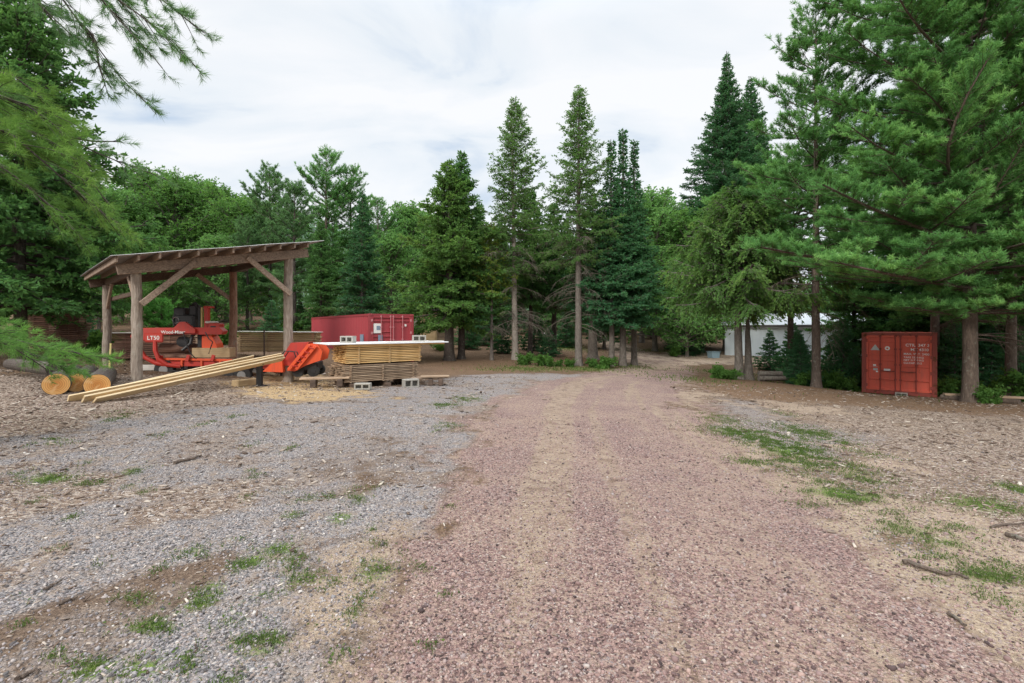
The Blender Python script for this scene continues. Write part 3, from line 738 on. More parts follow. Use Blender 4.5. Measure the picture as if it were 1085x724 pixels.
# soft ruts along the drive
V = np.stack([gx, gy, gz], -1)
I = np.arange(NX * NY).reshape(NY, NX)
Q = np.stack([I[:-1, :-1], I[:-1, 1:], I[1:, 1:], I[1:, :-1]], -1).reshape(-1, 4)
za = np.stack([wz[:, PINK], wz[:, GREY], wz[:, CHIP], wz[:, SAW]], -1)
zb = np.stack([wz[:, NEED], wz[:, SAND], wz[:, GRASS], wz[:, DIRT]], -1)
me = mesh_np('ground', V, Q, M['ground'], {'zone_a': za, 'zone_b': zb}, smooth=True)
tag(link('ground', me), 'gravel and wood chip yard ground with pinkish drive', kind='structure')
def zone_at(x, y):
    """channel weights at points (nearest grid vertex)"""
    i = np.clip(np.searchsorted(xs, x), 0, NX - 1); j = np.clip(np.searchsorted(ys, y), 0, NY - 1)
    return wz[j * NX + i]

# forested hill far behind on the left
hx = np.linspace(-420, 160, 90); hy = np.linspace(150, 420, 40)
HX, HYY = np.meshgrid(hx, hy)
hz = 5 + 66 * np.exp(-(((HX + 190) / 120) ** 2)) * np.clip((HYY - 150) / 130, 0, 1) + 42 * np.exp(-(((HX - 10) / 110) ** 2)) * np.clip((HYY - 170) / 160, 0, 1) + 8 * (fbm(HX * .02, HYY * .02, 4) - .5)
hz = np.where(HYY < 155, 3, hz)
I = np.arange(HX.size).reshape(HX.shape)
Q = np.stack([I[:-1, :-1], I[:-1, 1:], I[1:, 1:], I[1:, :-1]], -1).reshape(-1, 4)
tag(link('hill', mesh_np('hill', np.stack([HX.ravel(), HYY.ravel(), hz.ravel()], -1), Q, m_plain('hill_soil', (.06, .10, .06), .9), smooth=True)), 'low wooded hill rising far behind the yard', kind='structure')
def leaf_mass(rng, C, R, n, size, squash=1.):
    """loose crowns of leaf clusters: centres C (k,3), radii R (k,)"""
    k = len(C); j = rng.integers(0, k, n)
    dd = unit(rng.normal(size=(n, 3))); rr = R[j] * rng.random(n) ** .35
    lump = .75 + .5 * vnoise(dd[:, 0] * 2.2 + j * 3.7, dd[:, 1] * 2.2 + dd[:, 2] * 1.7 + j, 8)
    c = C[j] + dd * (rr * lump)[:, None] * np.array([1, 1, squash])
    a = unit(rng.normal(size=(n, 3))); b = unit(np.cross(a, rng.normal(size=(n, 3))))
    s = (size * rng.uniform(.6, 1.4, n))[:, None]
    Vv = np.stack([c - a * s, c + b * s * .6, c + a * s, c - b * s * .6], 1).reshape(-1, 3)
    T = np.repeat(np.clip(rng.random(k)[j] * .45 + rng.random(n) * .45, 0, 1), 4)
    return Vv, np.arange(n * 4).reshape(-1, 4), T
rng = np.random.default_rng(5)
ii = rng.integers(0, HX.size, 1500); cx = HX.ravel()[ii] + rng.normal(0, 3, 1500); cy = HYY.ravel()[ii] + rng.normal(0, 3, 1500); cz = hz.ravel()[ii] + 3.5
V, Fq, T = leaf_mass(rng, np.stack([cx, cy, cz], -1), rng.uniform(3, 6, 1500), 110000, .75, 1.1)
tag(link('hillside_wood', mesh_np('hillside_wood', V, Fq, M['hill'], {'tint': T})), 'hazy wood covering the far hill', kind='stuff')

# far wood that closes the view between the nearer trees
Cs = []; Rs = []
for k in range(230):
    px = rng.uniform(-150, 1250); d = rng.uniform(62, 100)
    x = (px - CX) / F * d
    hgt = rng.uniform(9, 15) * (1.0 if px < 740 else .62)
    z0 = gf(x, d); rad = rng.uniform(2.2, 3.6)
    nl = 6
    for q in range(nl):
        t = (q + .3) / nl
        Cs.append((x + rng.normal(0, .9), d + rng.normal(0, .9), z0 + .4 + hgt * t)); Rs.append(rad * (1.15 - .75 * t))
V, Fq, T = leaf_mass(rng, np.array(Cs), np.array(Rs), 210000, .26, 1.0)
tag(link('distant_wood', mesh_np('distant_wood', V, Fq, M['far'], {'tint': T})), 'far wood closing the view behind the yard trees', kind='stuff')

# ------------------------------------------------------------------ open pole shed
def XY(px, d): return np.array([(px - CX) / F * d, d])
FL = XY(145, 12.0); U2 = np.array([.681, .732]); V2 = np.array([-.732, .681])
def S(u, v, z): return np.array([*(FL + u * U2 + v * V2), z])       # shed coordinates to world
SW, SD = 3.74, 5.2; SLOPE = .203
def beamz(u): return 3.20 + SLOPE * u                               # middle of the sloping beams
shed = thing('pole_shed', 'open timber pole shed with a sloping corrugated roof over the red sawmill', 'shed', (*FL, 0))
def shed_part(name, mb, mat, parent=None):
    me = mb.mesh(name, mat); me.transform(Matrix.Translation((-FL[0], -FL[1], 0)))
    return link(name, me, parent or shed)
rngp = random.Random(3)
for u, v, r, mt in ((0, 0, .115, 'post'), (SW, 0, .135, 'post'), (0, SD, .115, 'post'), (SW, SD, .135, 'post_red')):
    p = S(u, v, 0); zg = gf(p[0], p[1]); zt = beamz(u) - .12
    pts = []; rs = []
    for k in range(9):
        t = k / 8; pts.append((p[0] + rngp.uniform(-.018, .018), p[1] + rngp.uniform(-.018, .018), zg - .3 + (zt - zg + .3) * t)); rs.append(r * (1.1 - .16 * t) * rngp.uniform(.97, 1.03))
    shed_part('post', MB().tube(pts, rs, 14), M[mt])
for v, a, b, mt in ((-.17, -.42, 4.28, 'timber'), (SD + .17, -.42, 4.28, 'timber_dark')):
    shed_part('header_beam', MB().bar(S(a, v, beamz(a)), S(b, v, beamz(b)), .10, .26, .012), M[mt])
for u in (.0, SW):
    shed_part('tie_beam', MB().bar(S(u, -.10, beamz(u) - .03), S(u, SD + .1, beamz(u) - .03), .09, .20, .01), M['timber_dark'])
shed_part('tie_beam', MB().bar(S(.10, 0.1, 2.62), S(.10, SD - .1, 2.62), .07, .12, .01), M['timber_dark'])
def brace(p, q): shed_part('brace', MB().bar(p, q, .07, .15, .01), M['timber'])
brace(S(.05, -.26, 2.28), S(1.22, -.26, beamz(1.22) + .02))
brace(S(SW - .02, -.26, 2.72), S(SW - 1.25, -.26, beamz(SW - 1.25) + .02))
brace(S(SW - .02, SD + .04, 2.75), S(SW - 1.2, SD + .04, beamz(SW - 1.2) - .05))
brace(S(.0, .1, 2.35), S(.0, 1.2, beamz(0) - .1)); brace(S(.0, SD - .1, 2.35), S(0, SD - 1.1, beamz(0) - .1))
k = 0; u = -.50
while u <= 4.4:
    zc = beamz(u) + .13 + .072
    shed_part('purlin', MB().bar(S(u, -.82 - rngp.uniform(0, .06), zc), S(u, SD + .38, zc), .05, .14, .006), M['timber'])
    u += .41; k += 1
# corrugated sheet
nu, nv = 14, 150
uu = np.linspace(-.62, 4.48, nu); vv = np.linspace(-.93, SD + .42, nv)
UU, VV = np.meshgrid(uu, vv, indexing='ij')
zz = 3.20 + SLOPE * UU + .13 + .150 + .012 + .012 * np.sin(VV * 2 * math.pi / .125) + .006 * np.sin(UU * 3 + VV)
XYZ = np.stack([UU * U2[0] + VV * V2[0], UU * U2[1] + VV * V2[1], zz], -1)
I = np.arange(nu * nv).reshape(nu, nv); Q = np.stack([I[:-1, :-1], I[1:, :-1], I[1:, 1:], I[:-1, 1:]], -1).reshape(-1, 4)
top = XYZ.reshape(-1, 3); bot = top - [0, 0, .004]
rim = np.concatenate([I[0], I[1:, -1], I[-1, -2::-1], I[-2:0:-1, 0]]); rn = np.roll(rim, -1); N0 = nu * nv
link('roof_sheet', mesh_np('roof_sheet', np.r_[top, bot], np.r_[Q, Q[:, ::-1] + N0, np.stack([rim, rim + N0, rn + N0, rn], -1)], M['roof_tin'], smooth=True), shed)

# ------------------------------------------------------------------ band sawmill (local frame: x to the right along its bed, z up)
MO = XY(215, 15.3); MZ = gf(*MO); MK = 15.3 / F
mill = thing('band_sawmill', 'red portable band sawmill on small wheels standing under the pole shed', 'sawmill', (*MO, MZ), math.radians(6))
def mx(px): return (px - 215) * MK
def mz(py): return EYE + (HY - py) * MK - MZ
bed = MB()
for y in (-.42, .42):
    bed.box((mx(248), y, mz(384.5)), (mx(318) - mx(176), .09, .16), None, .012)
for px in range(182, 318, 19): bed.box((mx(px), 0, mz(383.5)), (.07, .78, .09), None, .006)
bed.build('bed_frame', M['red'], mill)
rail = MB()
rail.box((mx(216), -.50, mz(380)), (mx(248) - mx(176), .04, .07), (0, math.radians(1.5), 0), .006)
for px in (186, 203, 222, 240): rail.box((mx(px), -.48, mz(384)), (.06, .07, .20), None, .008)
rail.build('side_rail', M['orange'], mill)
for q, (px, py) in enumerate(((165, 359), (180, 361))):
    arm = MB().tube([(mx(px), -.62, mz(py)), (mx(px + 1), -.66, mz(py + 9)), (mx(px + 6 - q * 2), -.66, mz(py + 18)), (mx(px + 15 - q * 4), -.6, mz(py + 24)), (mx(px + 30 - q * 8), -.5, mz(387))], [.055, .065, .07, .07, .06], 8)
    arm.build('loader_arm', M['red'], mill)
MB().box((mx(179), -.62, mz(357.5)), (.54, .05, .28), None, .03).build('arm_plate', M['red'], mill)
lettering('model_lettering', 'LT50', .17, M['white'], mill, (mx(173), -.648, mz(359.4)), extrude=.002)
cowl = MB().prism([(mx(150), mz(356)), (mx(153), mz(350)), (mx(157), mz(347.5)), (mx(236), mz(347)), (mx(240), mz(351)), (mx(238), mz(354.5)), (mx(176), mz(354.5)), (mx(172), mz(360)), (mx(152), mz(361))], 'y', -.30, .02)
cowl.build('blade_cover', M['red'], mill)
lettering('maker_lettering', 'Wood-Mizer', .135, M['white'], mill, (mx(181.5), -.412, mz(353.3)), extrude=.002)
MB().prism([(mx(190), mz(351)), (mx(199), mz(341.5)), (mx(204), mz(341.2)), (mx(214), mz(349)), (mx(214), mz(353)), (mx(190), mz(353))], 'y', -.40, -.303).build('belt_guard', M['red'], mill)
mast = MB().box((mx(217.2), .12, (mz(324) + mz(376)) / 2), (.13, .15, mz(324) - mz(376)), None, .01)
mast.box((mx(219), .12, mz(325.5)), (.26, .2, .06), None, .01); mast.build('mast', M['red'], mill)
MB().box((mx(212), .12, mz(338)), (.05, .06, .75), None, .008).build('height_scale', M['yellow'], mill)
MB().cyl((mx(209.2), .15, mz(326)), (mx(209.2), .15, mz(352)), .05, n=10).build('feed_column', M['black'], mill)
eng = MB().box((mx(195), .3, mz(342)), (.62, .45, .52), None, .04).box((mx(189), .3, mz(332)), (.34, .4, .38), None, .04).box((mx(202), .32, mz(331)), (.26, .34, .5), None, .05)
for k in range(5): eng.box((mx(195), .065, mz(346 - 2.4 * k)), (.5, .03, .03))
eng.tube([(mx(200), .3, mz(328)), (mx(201), .25, mz(322)), (mx(204), .2, mz(321)), (mx(207), .18, mz(325))], .045, 8)
eng.tube([(mx(186), .15, mz(330)), (mx(184), .1, mz(338)), (mx(186), .05, mz(346))], .04, 8)
eng.build('engine', M['black'], mill)
ring = MB().tube([(mx(187) + .10 * math.cos(t * .785), .06, mz(339.5) + .10 * math.sin(t * .785)) for t in range(9)], .014, 6); ring.build('flywheel_ring', M['steel'], mill)
MB().box((mx(229), -.05, mz(347.5)), (.34, .36, .30), None, .03).build('control_box', M['red'], mill)
MB().box((mx(224), .0, mz(341.6)), (.30, .30, .07), None, .025).build('tank_lid', M['board_pale'], mill)
MB().prism([(mx(217), mz(369)), (mx(217), mz(356)), (mx(226), mz(355)), (mx(231), mz(364)), (mx(232), mz(369))], 'y', -.18, .25).build('carriage_box', M['orange'], mill)
MB().box((mx(222), .1, mz(353.5)), (.42, .2, .08), None, .01).box((mx(213), .08, mz(360)), (.16, .3, .5), None, .02).build('saw_head', M['black'], mill)
MB().cyl((mx(196), -.1, mz(362)), (mx(196), .05, mz(362)), .17, n=20).build('guide_wheel', M['black'], mill)
for px, py in ((187, 390), (262, 396.5)):
    for y in (-.58, .50):
        wh = MB().cyl((mx(px), y, mz(py)), (mx(px), y + .18, mz(py)), .275, n=22).build('wheel', M['rubber'], mill)
        MB().cyl((mx(px), y - .012, mz(py)), (mx(px), y + .192, mz(py)), .13, n=14).build('rim', M['steel'], wh)
for px in (203, 236, 246, 300): MB().box((mx(px), -.45, mz(391)), (.07, .07, .42), None, .008).build('support_leg', M['black'], mill)
MB().box((mx(250), -.5, mz(396)), (.30, .2, .16), None, .02).box((mx(241), -.5, mz(396.5)), (.32, .08, .10), None, .01).build('hydraulic_pump', M['black'], mill)
MB().box((mx(233.5), -.55, mz(396.5)), (.10, .08, .16), None, .01).build('toe_board', M['red'], mill)
MB().prism([(mx(262), mz(388)), (mx(282), mz(378)), (mx(300), mz(375)), (mx(302), mz(391)), (mx(284), mz(391))], 'y', -.35, .3).build('tongue', M['red'], mill)
for k, (a, b, c) in enumerate((((178, 384), (200, 392), (232, 389)), ((240, 386), (256, 394), (268, 388)), ((205, 352), (212, 372), (218, 380)), ((270, 386), (284, 393), (298, 386)), ((226, 352), (234, 362), (229, 374)))):
    MB().tube([(mx(a[0]), -.52, mz(a[1])), (mx((a[0] + b[0]) / 2), -.56, mz((a[1] + b[1]) / 2 + 1.5)), (mx(b[0]), -.57, mz(b[1])), (mx((b[0] + c[0]) / 2), -.55, mz((b[1] + c[1]) / 2 + .5)), (mx(c[0]), -.5, mz(c[1]))], .016, 6).build('hydraulic_hose', M['black'], mill)
for px in (184, 210, 234): MB().box((mx(px), -.56, mz(378.5)), (.10, .06, .20), (0, .3, 0), .01).build('log_clamp', M['red'], mill)
MB().box((mx(229), -.235, mz(347.5)), (.16, .012, .12), None, .003).build('control_panel', M['black'], mill)
MB().tube([(mx(213), -.1, mz(350)), (mx(207), -.15, mz(356)), (mx(206), -.2, mz(364)), (mx(199), -.25, mz(371))], .05, 8).build('sawdust_chute', M['black'], mill)
# log and squared cant lying on the bed
def on_mill(x, y, z):
    r = math.radians(6); return (MO[0] + x * math.cos(r) - y * math.sin(r), MO[1] + x * math.sin(r) + y * math.cos(r), MZ + z)
def cant(name, label, cat, c, size, mat, rz=math.radians(6)):
    o = MB().box((0, 0, 0), size, None, .012).build(name, mat, None, c, (0, 0, rz)); return tag(o, label, cat)
cant('squared_cant', 'square pale cant lying across the sawmill bed beside the rear post', 'timber', on_mill(mx(227), -.05, mz(379) + .165), (1.15, .40, .31), M['board_tan'])
cant('sawn_slab', 'rough brown slab of sawn log on the left of the sawmill bed', 'timber', on_mill(mx(193), .1, mz(379) + .06), (1.3, .5, .10), M['board_brown'])
lg = MB().cyl((-.75, 0, 0), (.75, 0, 0), .17, .155, 18).build('saw_log', M['board_brown'], None, on_mill(mx(193), .30, mz(379) + .29), (0, 0, math.radians(6)))
tag(lg, 'brown log clamped on the sawmill bed under the red blade cover', 'log')

# orange chute machine at the end of the mill
CO = XY(325, 14.9); CZ = gf(*CO); CK = 14.9 / F
chute = thing('chute_loader', 'bright orange steel log chute on black wheels between shed and lumber stack', 'log loader', (*CO, CZ), math.radians(8))
def cx_(px): return (px - 325) * CK
def cz_(py): return EYE + (HY - py) * CK - CZ
for y, nm in ((-.5, 'side_plate'), (.38, 'side_plate')):
    MB().prism([(cx_(310), cz_(391)), (cx_(318), cz_(382)), (cx_(331), cz_(364)), (cx_(339), cz_(363)), (cx_(345), cz_(372)), (cx_(343), cz_(381)), (cx_(329), cz_(386)), (cx_(318), cz_(392))], 'y', y, y + .05).build(nm, M['orange'], chute)
for k, (a, b) in enumerate((((313, 390), (333, 364.5)), ((320, 390), (339, 366)))):
    MB().bar((cx_(a[0]), -.58 + .02 * k, cz_(a[1])), (cx_(b[0]), -.58 + .02 * k, cz_(b[1])), .07, .10, .012).build('chute_rail', M['orange'], chute)
for k in range(5):
    f = (k + .5) / 5; MB().bar((cx_(314 + 20 * f), -.60, cz_(388.5 - 24 * f)), (cx_(320 + 19 * f), -.60, cz_(388.5 - 22 * f)), .05, .03, .004).build('chute_slat', M['red'], chute)
for k in range(2): MB().tube([(cx_(303 + 4 * k), -.47, cz_(379)), (cx_(309 + 4 * k), -.56, cz_(371)), (cx_(318 + 3 * k), -.58, cz_(372)), (cx_(322 + 3 * k), -.55, cz_(384))], .016, 6).build('hydraulic_hose', M['black'], chute)
MB().prism([(cx_(299), cz_(386)), (cx_(312), cz_(363)), (cx_(330), cz_(362.5)), (cx_(326), cz_(369)), (cx_(316), cz_(387))], 'y', -.3, .36).build('chute_trough', M['red'], chute)
MB().prism([(cx_(286), cz_(392)), (cx_(300), cz_(379)), (cx_(305), cz_(378)), (cx_(306), cz_(393))], 'y', -.45, .35).build('feed_wedge', M['orange'], chute)
MB().box((cx_(328), -.04, cz_(387)), (.66, .70, .26), None, .03).build('drive_box', M['black'], chute)
for px in (320, 335):
    for y in (-.40, .26):
        wh = MB().cyl((cx_(px), y, cz_(392.5)), (cx_(px), y + .16, cz_(392.5)), .17, n=20).build('wheel', M['rubber'], chute)
        MB().cyl((cx_(px), y - .01, cz_(392.5)), (cx_(px), y + .17, cz_(392.5)), .07, n=12).build('hub', M['black'], wh)

# ------------------------------------------------------------------ boards leaning on the mill, logs, steel stand
def board(name, label, cat, p0, p1, w, h, mat, roll=0, group=None):
    p0 = Vector([float(v) for v in p0]); p1 = Vector([float(v) for v in p1]); d = p1 - p0
    o = MB().box((0, 0, 0), (d.length, w, h), None, min(w, h) * .08).build(name, mat, None, (p0 + p1) / 2)
    x = d.normalized(); y = Vector((0, 0, 1)).cross(x).normalized(); z = x.cross(y)
    o.rotation_euler = (Matrix((x, y, z)).transposed() @ Matrix.Rotation(roll, 3, 'X')).to_euler()
    return tag(o, label, cat, group)
LB = [((72, 427.5), 8.95, (297, 377), 13.6, .17, .036, 'thin fresh board on the camera side of the leaning bundle, reaching farthest down'),
      ((88, 428.5), 8.9, (299, 378.5), 13.5, .18, .04, 'thick pale plank in the middle of the leaning bundle, cut end facing the logs'),
      ((100, 428.5), 8.98, (300, 380.5), 13.55, .17, .038, 'pale plank lying lowest in the leaning bundle by the steel stand'),
      ((108, 417), 9.75, (268, 379), 13.2, .16, .035, 'fresh board at the rear of the leaning bundle with a short lower end'),
      ((150, 409), 10.9, (262, 384), 13.1, .16, .04, 'shortest fresh board tucked behind the leaning bundle')]
for k, (a, da, b, db, w_, h_, lb) in enumerate(LB):
    p0 = P(*a, da); p0[2] = gf(p0[0], p0[1]) + .05 + .02 * (k % 2); p1 = P(*b, db)
    board('long_board', lb, 'board', p0, p1, w_, h_, M['board_fresh'], roll=math.radians((-58, -48, -40, -55, -30)[k]), group='fresh boards leaning on the sawmill')
st = thing('steel_stand', 'short black steel post stand holding up the leaning boards', 'stand', (*XY(275, 12.9), gf(*XY(275, 12.9))))
MB().box((0, 0, .30), (.13, .13, .62), None, .01).build('post', M['black'], st)
MB().box((0, 0, .62), (.26, .16, .05), None, .01).build('top_plate', M['black'], st); MB().box((0, 0, .012), (.3, .3, .03), None, .004).build('foot_plate', M['black'], st)
a = XY(249, 12.3); b = XY(272, 13.6)
board('skid_beam', 'weathered square beam lying on the sawdust beside the black steel stand', 'timber', (*a, gf(*a) + .08), (*b, gf(*b) + .08), .18, .18, M['board_tan'])
a = XY(310, 16.0); b = XY(262, 17.2)
board('skid_beam', 'grey beam lying on the ground behind the sawmill', 'timber', (*a, gf(*a) + .10), (*b, gf(*b) + .10), .2, .2, M['board_grey'])
a = XY(140, 14.6); b = XY(176, 14.9)
board('skid_beam', 'pale beam lying on the ground under the red loader arms', 'timber', (*a, gf(*a) + .09), (*b, gf(*b) + .09), .2, .17, M['board_pale'])
LOGS = [(59.5, 404.5, 9.6, .225, 'log with bright orange cut end, leftmost of the three under the pine bough'),
        (81, 400, 10.0, .205, 'middle log of three, lying a little higher with its end shaded above'),
        (103, 403.5, 9.8, .225, 'log with flat dull orange cut end, nearest the shed post')]
for px, py, d, r, lb in LOGS:
    c = P(px, py, d); zg = gf(c[0], c[1]); t = thing('sawlog', lb, 'log', (c[0], c[1], max(zg + r * .93, zg + .18)), math.radians(128), 'sawlogs beside the shed')
    pts = [(x, .02 * math.sin(x * 2), 0) for x in (0, .6, 1.4, 2.2, 3.0)]
    MB().tube(pts, [r, r * .985, r * .97, r * .95, r * .94], 22).build('bark', M['bark_dark'], t)
    MB().cyl((-.012, 0, 0), (.004, 0, 0), r * .95, n=26).build('cut_end', M['log_end'], t)
t = tag(MB().cyl((0, 0, 0), (3.2, 0, 0), .17, .15, 16).build('sawlog', M['bark_dark'], None, (*XY(58, 11.4), gf(*XY(58, 11.4)) + .32), (0, 0, math.radians(150))), 'dark log lying crosswise behind the three orange ended logs', 'log')

# ------------------------------------------------------------------ lumber stacks made of single boards
ORD = ['first', 'second', 'third', 'fourth', 'fifth', 'sixth', 'seventh', 'eighth', 'ninth', 'tenth', 'eleventh', 'twelfth', 'thirteenth', 'fourteenth', 'fifteenth', 'sixteenth', 'seventeenth', 'eighteenth', 'nineteenth', 'twentieth']
def stack(where, colour, name, o, rz, z0, layers, rows, bl, bw, bt, gap, mat, sticks, group, seed, jit=.02, stick_mat=None, stack_layers=None):
    """boards with their length along local x, rows going back along local y; each board an object"""
    rg = random.Random(seed); me = MB().box((0, 0, 0), (bl, bw * .97, bt), None, .003).mesh(name, mat)
    c, s = math.cos(rz), math.sin(rz)
    sm = MB().box((0, 0, 0), (.045, rows * bw + .06, gap), None, .002).mesh('spacer_stick', stick_mat or mat)
    for L in range(layers):
        z = z0 + L * (bt + gap) + bt / 2 + (gap if True else 0)
        for r in range(rows):
            x = bl / 2 + rg.uniform(-jit, jit) * (1.6 if r else 1); y = bw * (r + .5) + rg.uniform(-.004, .004)
            ob = link(name, me, None, (o[0] + c * x - s * y, o[1] + s * x + c * y, z), (0, 0, rz + rg.uniform(-.0018, .0018)))
            n = layers - 1 - L
            lay = 'top layer' if n == 0 else 'bottom layer' if L == 0 else ORD[n] + ' layer down'
            row = 'front row' if r == 0 else ORD[r] + ' row back'
            tag(ob, f'{colour}, {lay}, {row}, {where}', 'board', group)
        for f in sticks:
            x = bl * f; y = rows * bw / 2
            ob = link('spacer_stick', sm, None, (o[0] + c * x - s * y, o[1] + s * x + c * y, z - bt / 2 - gap / 2), (0, 0, rz))
            tag(ob, f'thin spacer stick between the board layers, {where}', 'stick', group + ' spacers')
    return z0 + layers * (bt + gap)
e1 = math.atan2(.6, .8)
A0 = XY(368, 13.3); za0 = gf(*A0)
lo0 = A0 + np.array([-.6, .8]) * -.05 + np.array([.8, .6]) * -.10
zt1 = stack('lower half of the big lumber stack', 'grey board', 'sawn_board', lo0, e1, za0 + .13, 10, 6, 2.25, .23, .030, .019, M['board_grey'], (.08, .5, .93), 'grey boards in the big lumber stack', 11, .05, M['board_grey'])
up0 = A0 + np.array([.8, .6]) * -.02
zt2 = stack('upper half of the big lumber stack', 'yellow board', 'sawn_board', up0, e1, zt1 + .03, 10, 6, 2.3, .22, .032, .019, M['board_yellow'], (.15, .55, .97), 'yellow boards in the big lumber stack', 12, .03, M['board_tan'])
def at_stack(x, y): return A0 + np.array([.8, .6]) * x + np.array([-.6, .8]) * y
def on_stack(name, label, cat, x, y, z, size, mat, rz=0.0, bev=.006, group=None):
    p = at_stack(x, y); return tag(MB().box((0, 0, 0), size, None, bev).build(name, mat, None, (*p, z), (0, 0, e1 + rz)), label, cat, group)
for k in range(3):
    on_stack('long_plank', ['long yellow plank under the white sheet at the front, sticking out past the stack end', 'long yellow plank under the white sheet, second from the front', 'long yellow plank under the white sheet at the back edge'][k], 'board', 1.55 + .04 * k, .12 + .42 * k, zt2 + .022, (3.1, .22, .042), M['board_yellow'], 0, .004, 'long planks on the stack')
on_stack('cover_sheet', 'flat white sheet covering the top of the lumber stack', 'sheet', 1.30, .62, zt2 + .066, (3.75, 1.5, .030), M['white_sheet'])
on_stack('cover_board', 'pale board lying on the right end of the white sheet', 'board', 2.15, .12, zt2 + .098, (1.9, .16, .024), M['board_pale'])
def block(label, x, y, z, rz, L=.40, w_=.20, h_=.20, wpos=None):
    p = at_stack(x, y) if wpos is None else wpos
    t = MB()
    # two cells open to the front: built of face shells, ends and web
    t.box((0, 0, h_ / 2 - .02), (L, w_, .04), None, .004); t.box((0, 0, -h_ / 2 + .02), (L, w_, .04), None, .004)
    for x_ in (-L / 2 + .02, 0, L / 2 - .02): t.box((x_, 0, 0), (.04, w_ - .004, h_ - .076), None, .003)
    t.box((0, w_ / 2 - .02, 0), (L - .01, .03, h_ - .06))
    return tag(t.build('concrete_block', M['concrete'], None, (*p, z), (0, 0, rz)), label, 'concrete block', 'concrete blocks around the lumber stack')
block('concrete block on the left part of the white sheet', .20, .55, zt2 + .182, e1 - .9, .42)
block('concrete block with two dark holes on the right end of the white sheet', 2.42, .45, zt2 + .182, e1 - .35, .42)
p = XY(384.5, 12.7); block('concrete block on the gravel in front of the lumber stack, holes showing', 0, 0, gf(*p) + .09, .05, .42, .2, .17, p)
p = XY(435, 13.7); block('tall concrete block under the right end of the lumber stack', 0, 0, gf(*p) + .11, .5, .44, .25, .24, p)
for f, lb in ((.06, 'dark bearer beam under the left end of the lumber stack'), (.55, 'dark bearer beam under the middle of the lumber stack'), (.95, 'dark bearer beam under the right end of the lumber stack')):
    p = at_stack(2.1 * f, .6); tag(MB().box((0, 0, 0), (.16, 1.5, .17), None, .01).build('bearer_beam', M['timber_dark'], None, (*p, gf(*p) + .05), (0, 0, e1)), lb, 'timber', 'bearers under the lumber stack')
a = XY(322, 13.0); t = thing('plank_trestle', 'low grey plank on dark supports between the shed post and lumber stack', 'trestle', (*a, gf(*a)), math.radians(14))
MB().box((.55, 0, .24), (1.3, .28, .05), None, .006).build('plank', M['board_grey'], t)
for x in (.25, .95): MB().box((x, 0, .10), (.16, .3, .22), None, .02).build('support', M['timber_dark'], t)
a = XY(452, 14.1); t = thing('plank_trestle', 'low weathered plank bench on the gravel right of the lumber stack', 'trestle', (*a, gf(*a)), math.radians(10))
MB().box((.25, .1, .27), (.85, .22, .05), None, .006).build('plank', M['board_grey'], t); MB().box((.1, .25, .22), (1.1, .2, .045), None, .006).build('plank', M['timber'], t)
for x in (.12, .42): MB().box((x, .12, .10), (.14, .28, .22), None, .02).build('support', M['timber_dark'], t)

# stacks farther back
p = XY(252, 19.6); zt = stack('tan stack behind the shed', 'tan board', 'sawn_board', p, math.radians(4), gf(*p) + .12, 10, 2, 3.2, .30, .060, .022, M['board_tan'], (.04, .38, .97), 'tan boards stacked behind the shed', 21, .03, M['board_brown'])
q = p + np.array([1.55, .3]); tag(MB().box((0, 0, 0), (3.4, .8, .03), (0, .01, 0), .004).build('cover_board', M['board_pale'], None, (*q, zt + .03), (0, 0, math.radians(4))), 'grey board cover on the tan lumber stack behind the shed', 'board')
tag(MB().box((0, 0, .55), (.05, .05, 1.25), None, .005).build('stake', M['timber_dark'], None, (*XY(280, 19.4), gf(*XY(280, 19.4)))), 'thin dark stake standing against the tan lumber stack', 'stake')
p = XY(118, 17.6); zt = stack('dark pile behind the left shed post', 'dark slab', 'slab_board', p, math.radians(4), gf(*p) + .06, 13, 2, 2.6, .35, .055, .018, M['board_brown'], (.2, .8), 'dark slabs piled behind the shed', 22, .12)
q = p + np.array([1.3, .3]); tag(MB().box((0, 0, 0), (2.75, .8, .035), (0, -.01, 0), .004).build('cover_board', M['board_pale'], None, (*q, zt + .035), (0, 0, math.radians(4))), 'pale weathered board on the dark slab pile behind the shed', 'board')
p = XY(24, 19.5); zt = stack('pile under the tin sheet', 'red brown slab', 'slab_board', p, math.radians(8), gf(*p) + .1, 20, 2, 2.0, .35, .065, .018, M['board_brown'], (.2, .8), 'red brown slabs piled at the left', 23, .08)
q = p + np.array([.9, .3]); tag(MB().box((0, 0, 0), (2.5, 1.3, .03), (math.radians(9), 0, 0), .004).build('tin_sheet', M['roof_tin'], None, (*q, zt + .16), (0, 0, math.radians(8))), 'sloping grey tin sheet over the red brown pile at the left', 'sheet')
p = XY(56, 18.6); zt = stack('short pile beside the tin sheet', 'rusty brown slab', 'slab_board', p, math.radians(-4), gf(*p) + .05, 14, 1, 1.0, .4, .065, .018, M['board_brown'], (.3, .7), 'rusty slabs in the short pile', 24, .06)
tag(MB().cyl((0, 0, -.1), (.04, .02, .95), .022, .018, 8).build('yellow_stake', M['yellow'], None, (*XY(115, 11.6), gf(*XY(115, 11.6))), None), 'thin yellow stake standing beside the left shed post', 'stake')

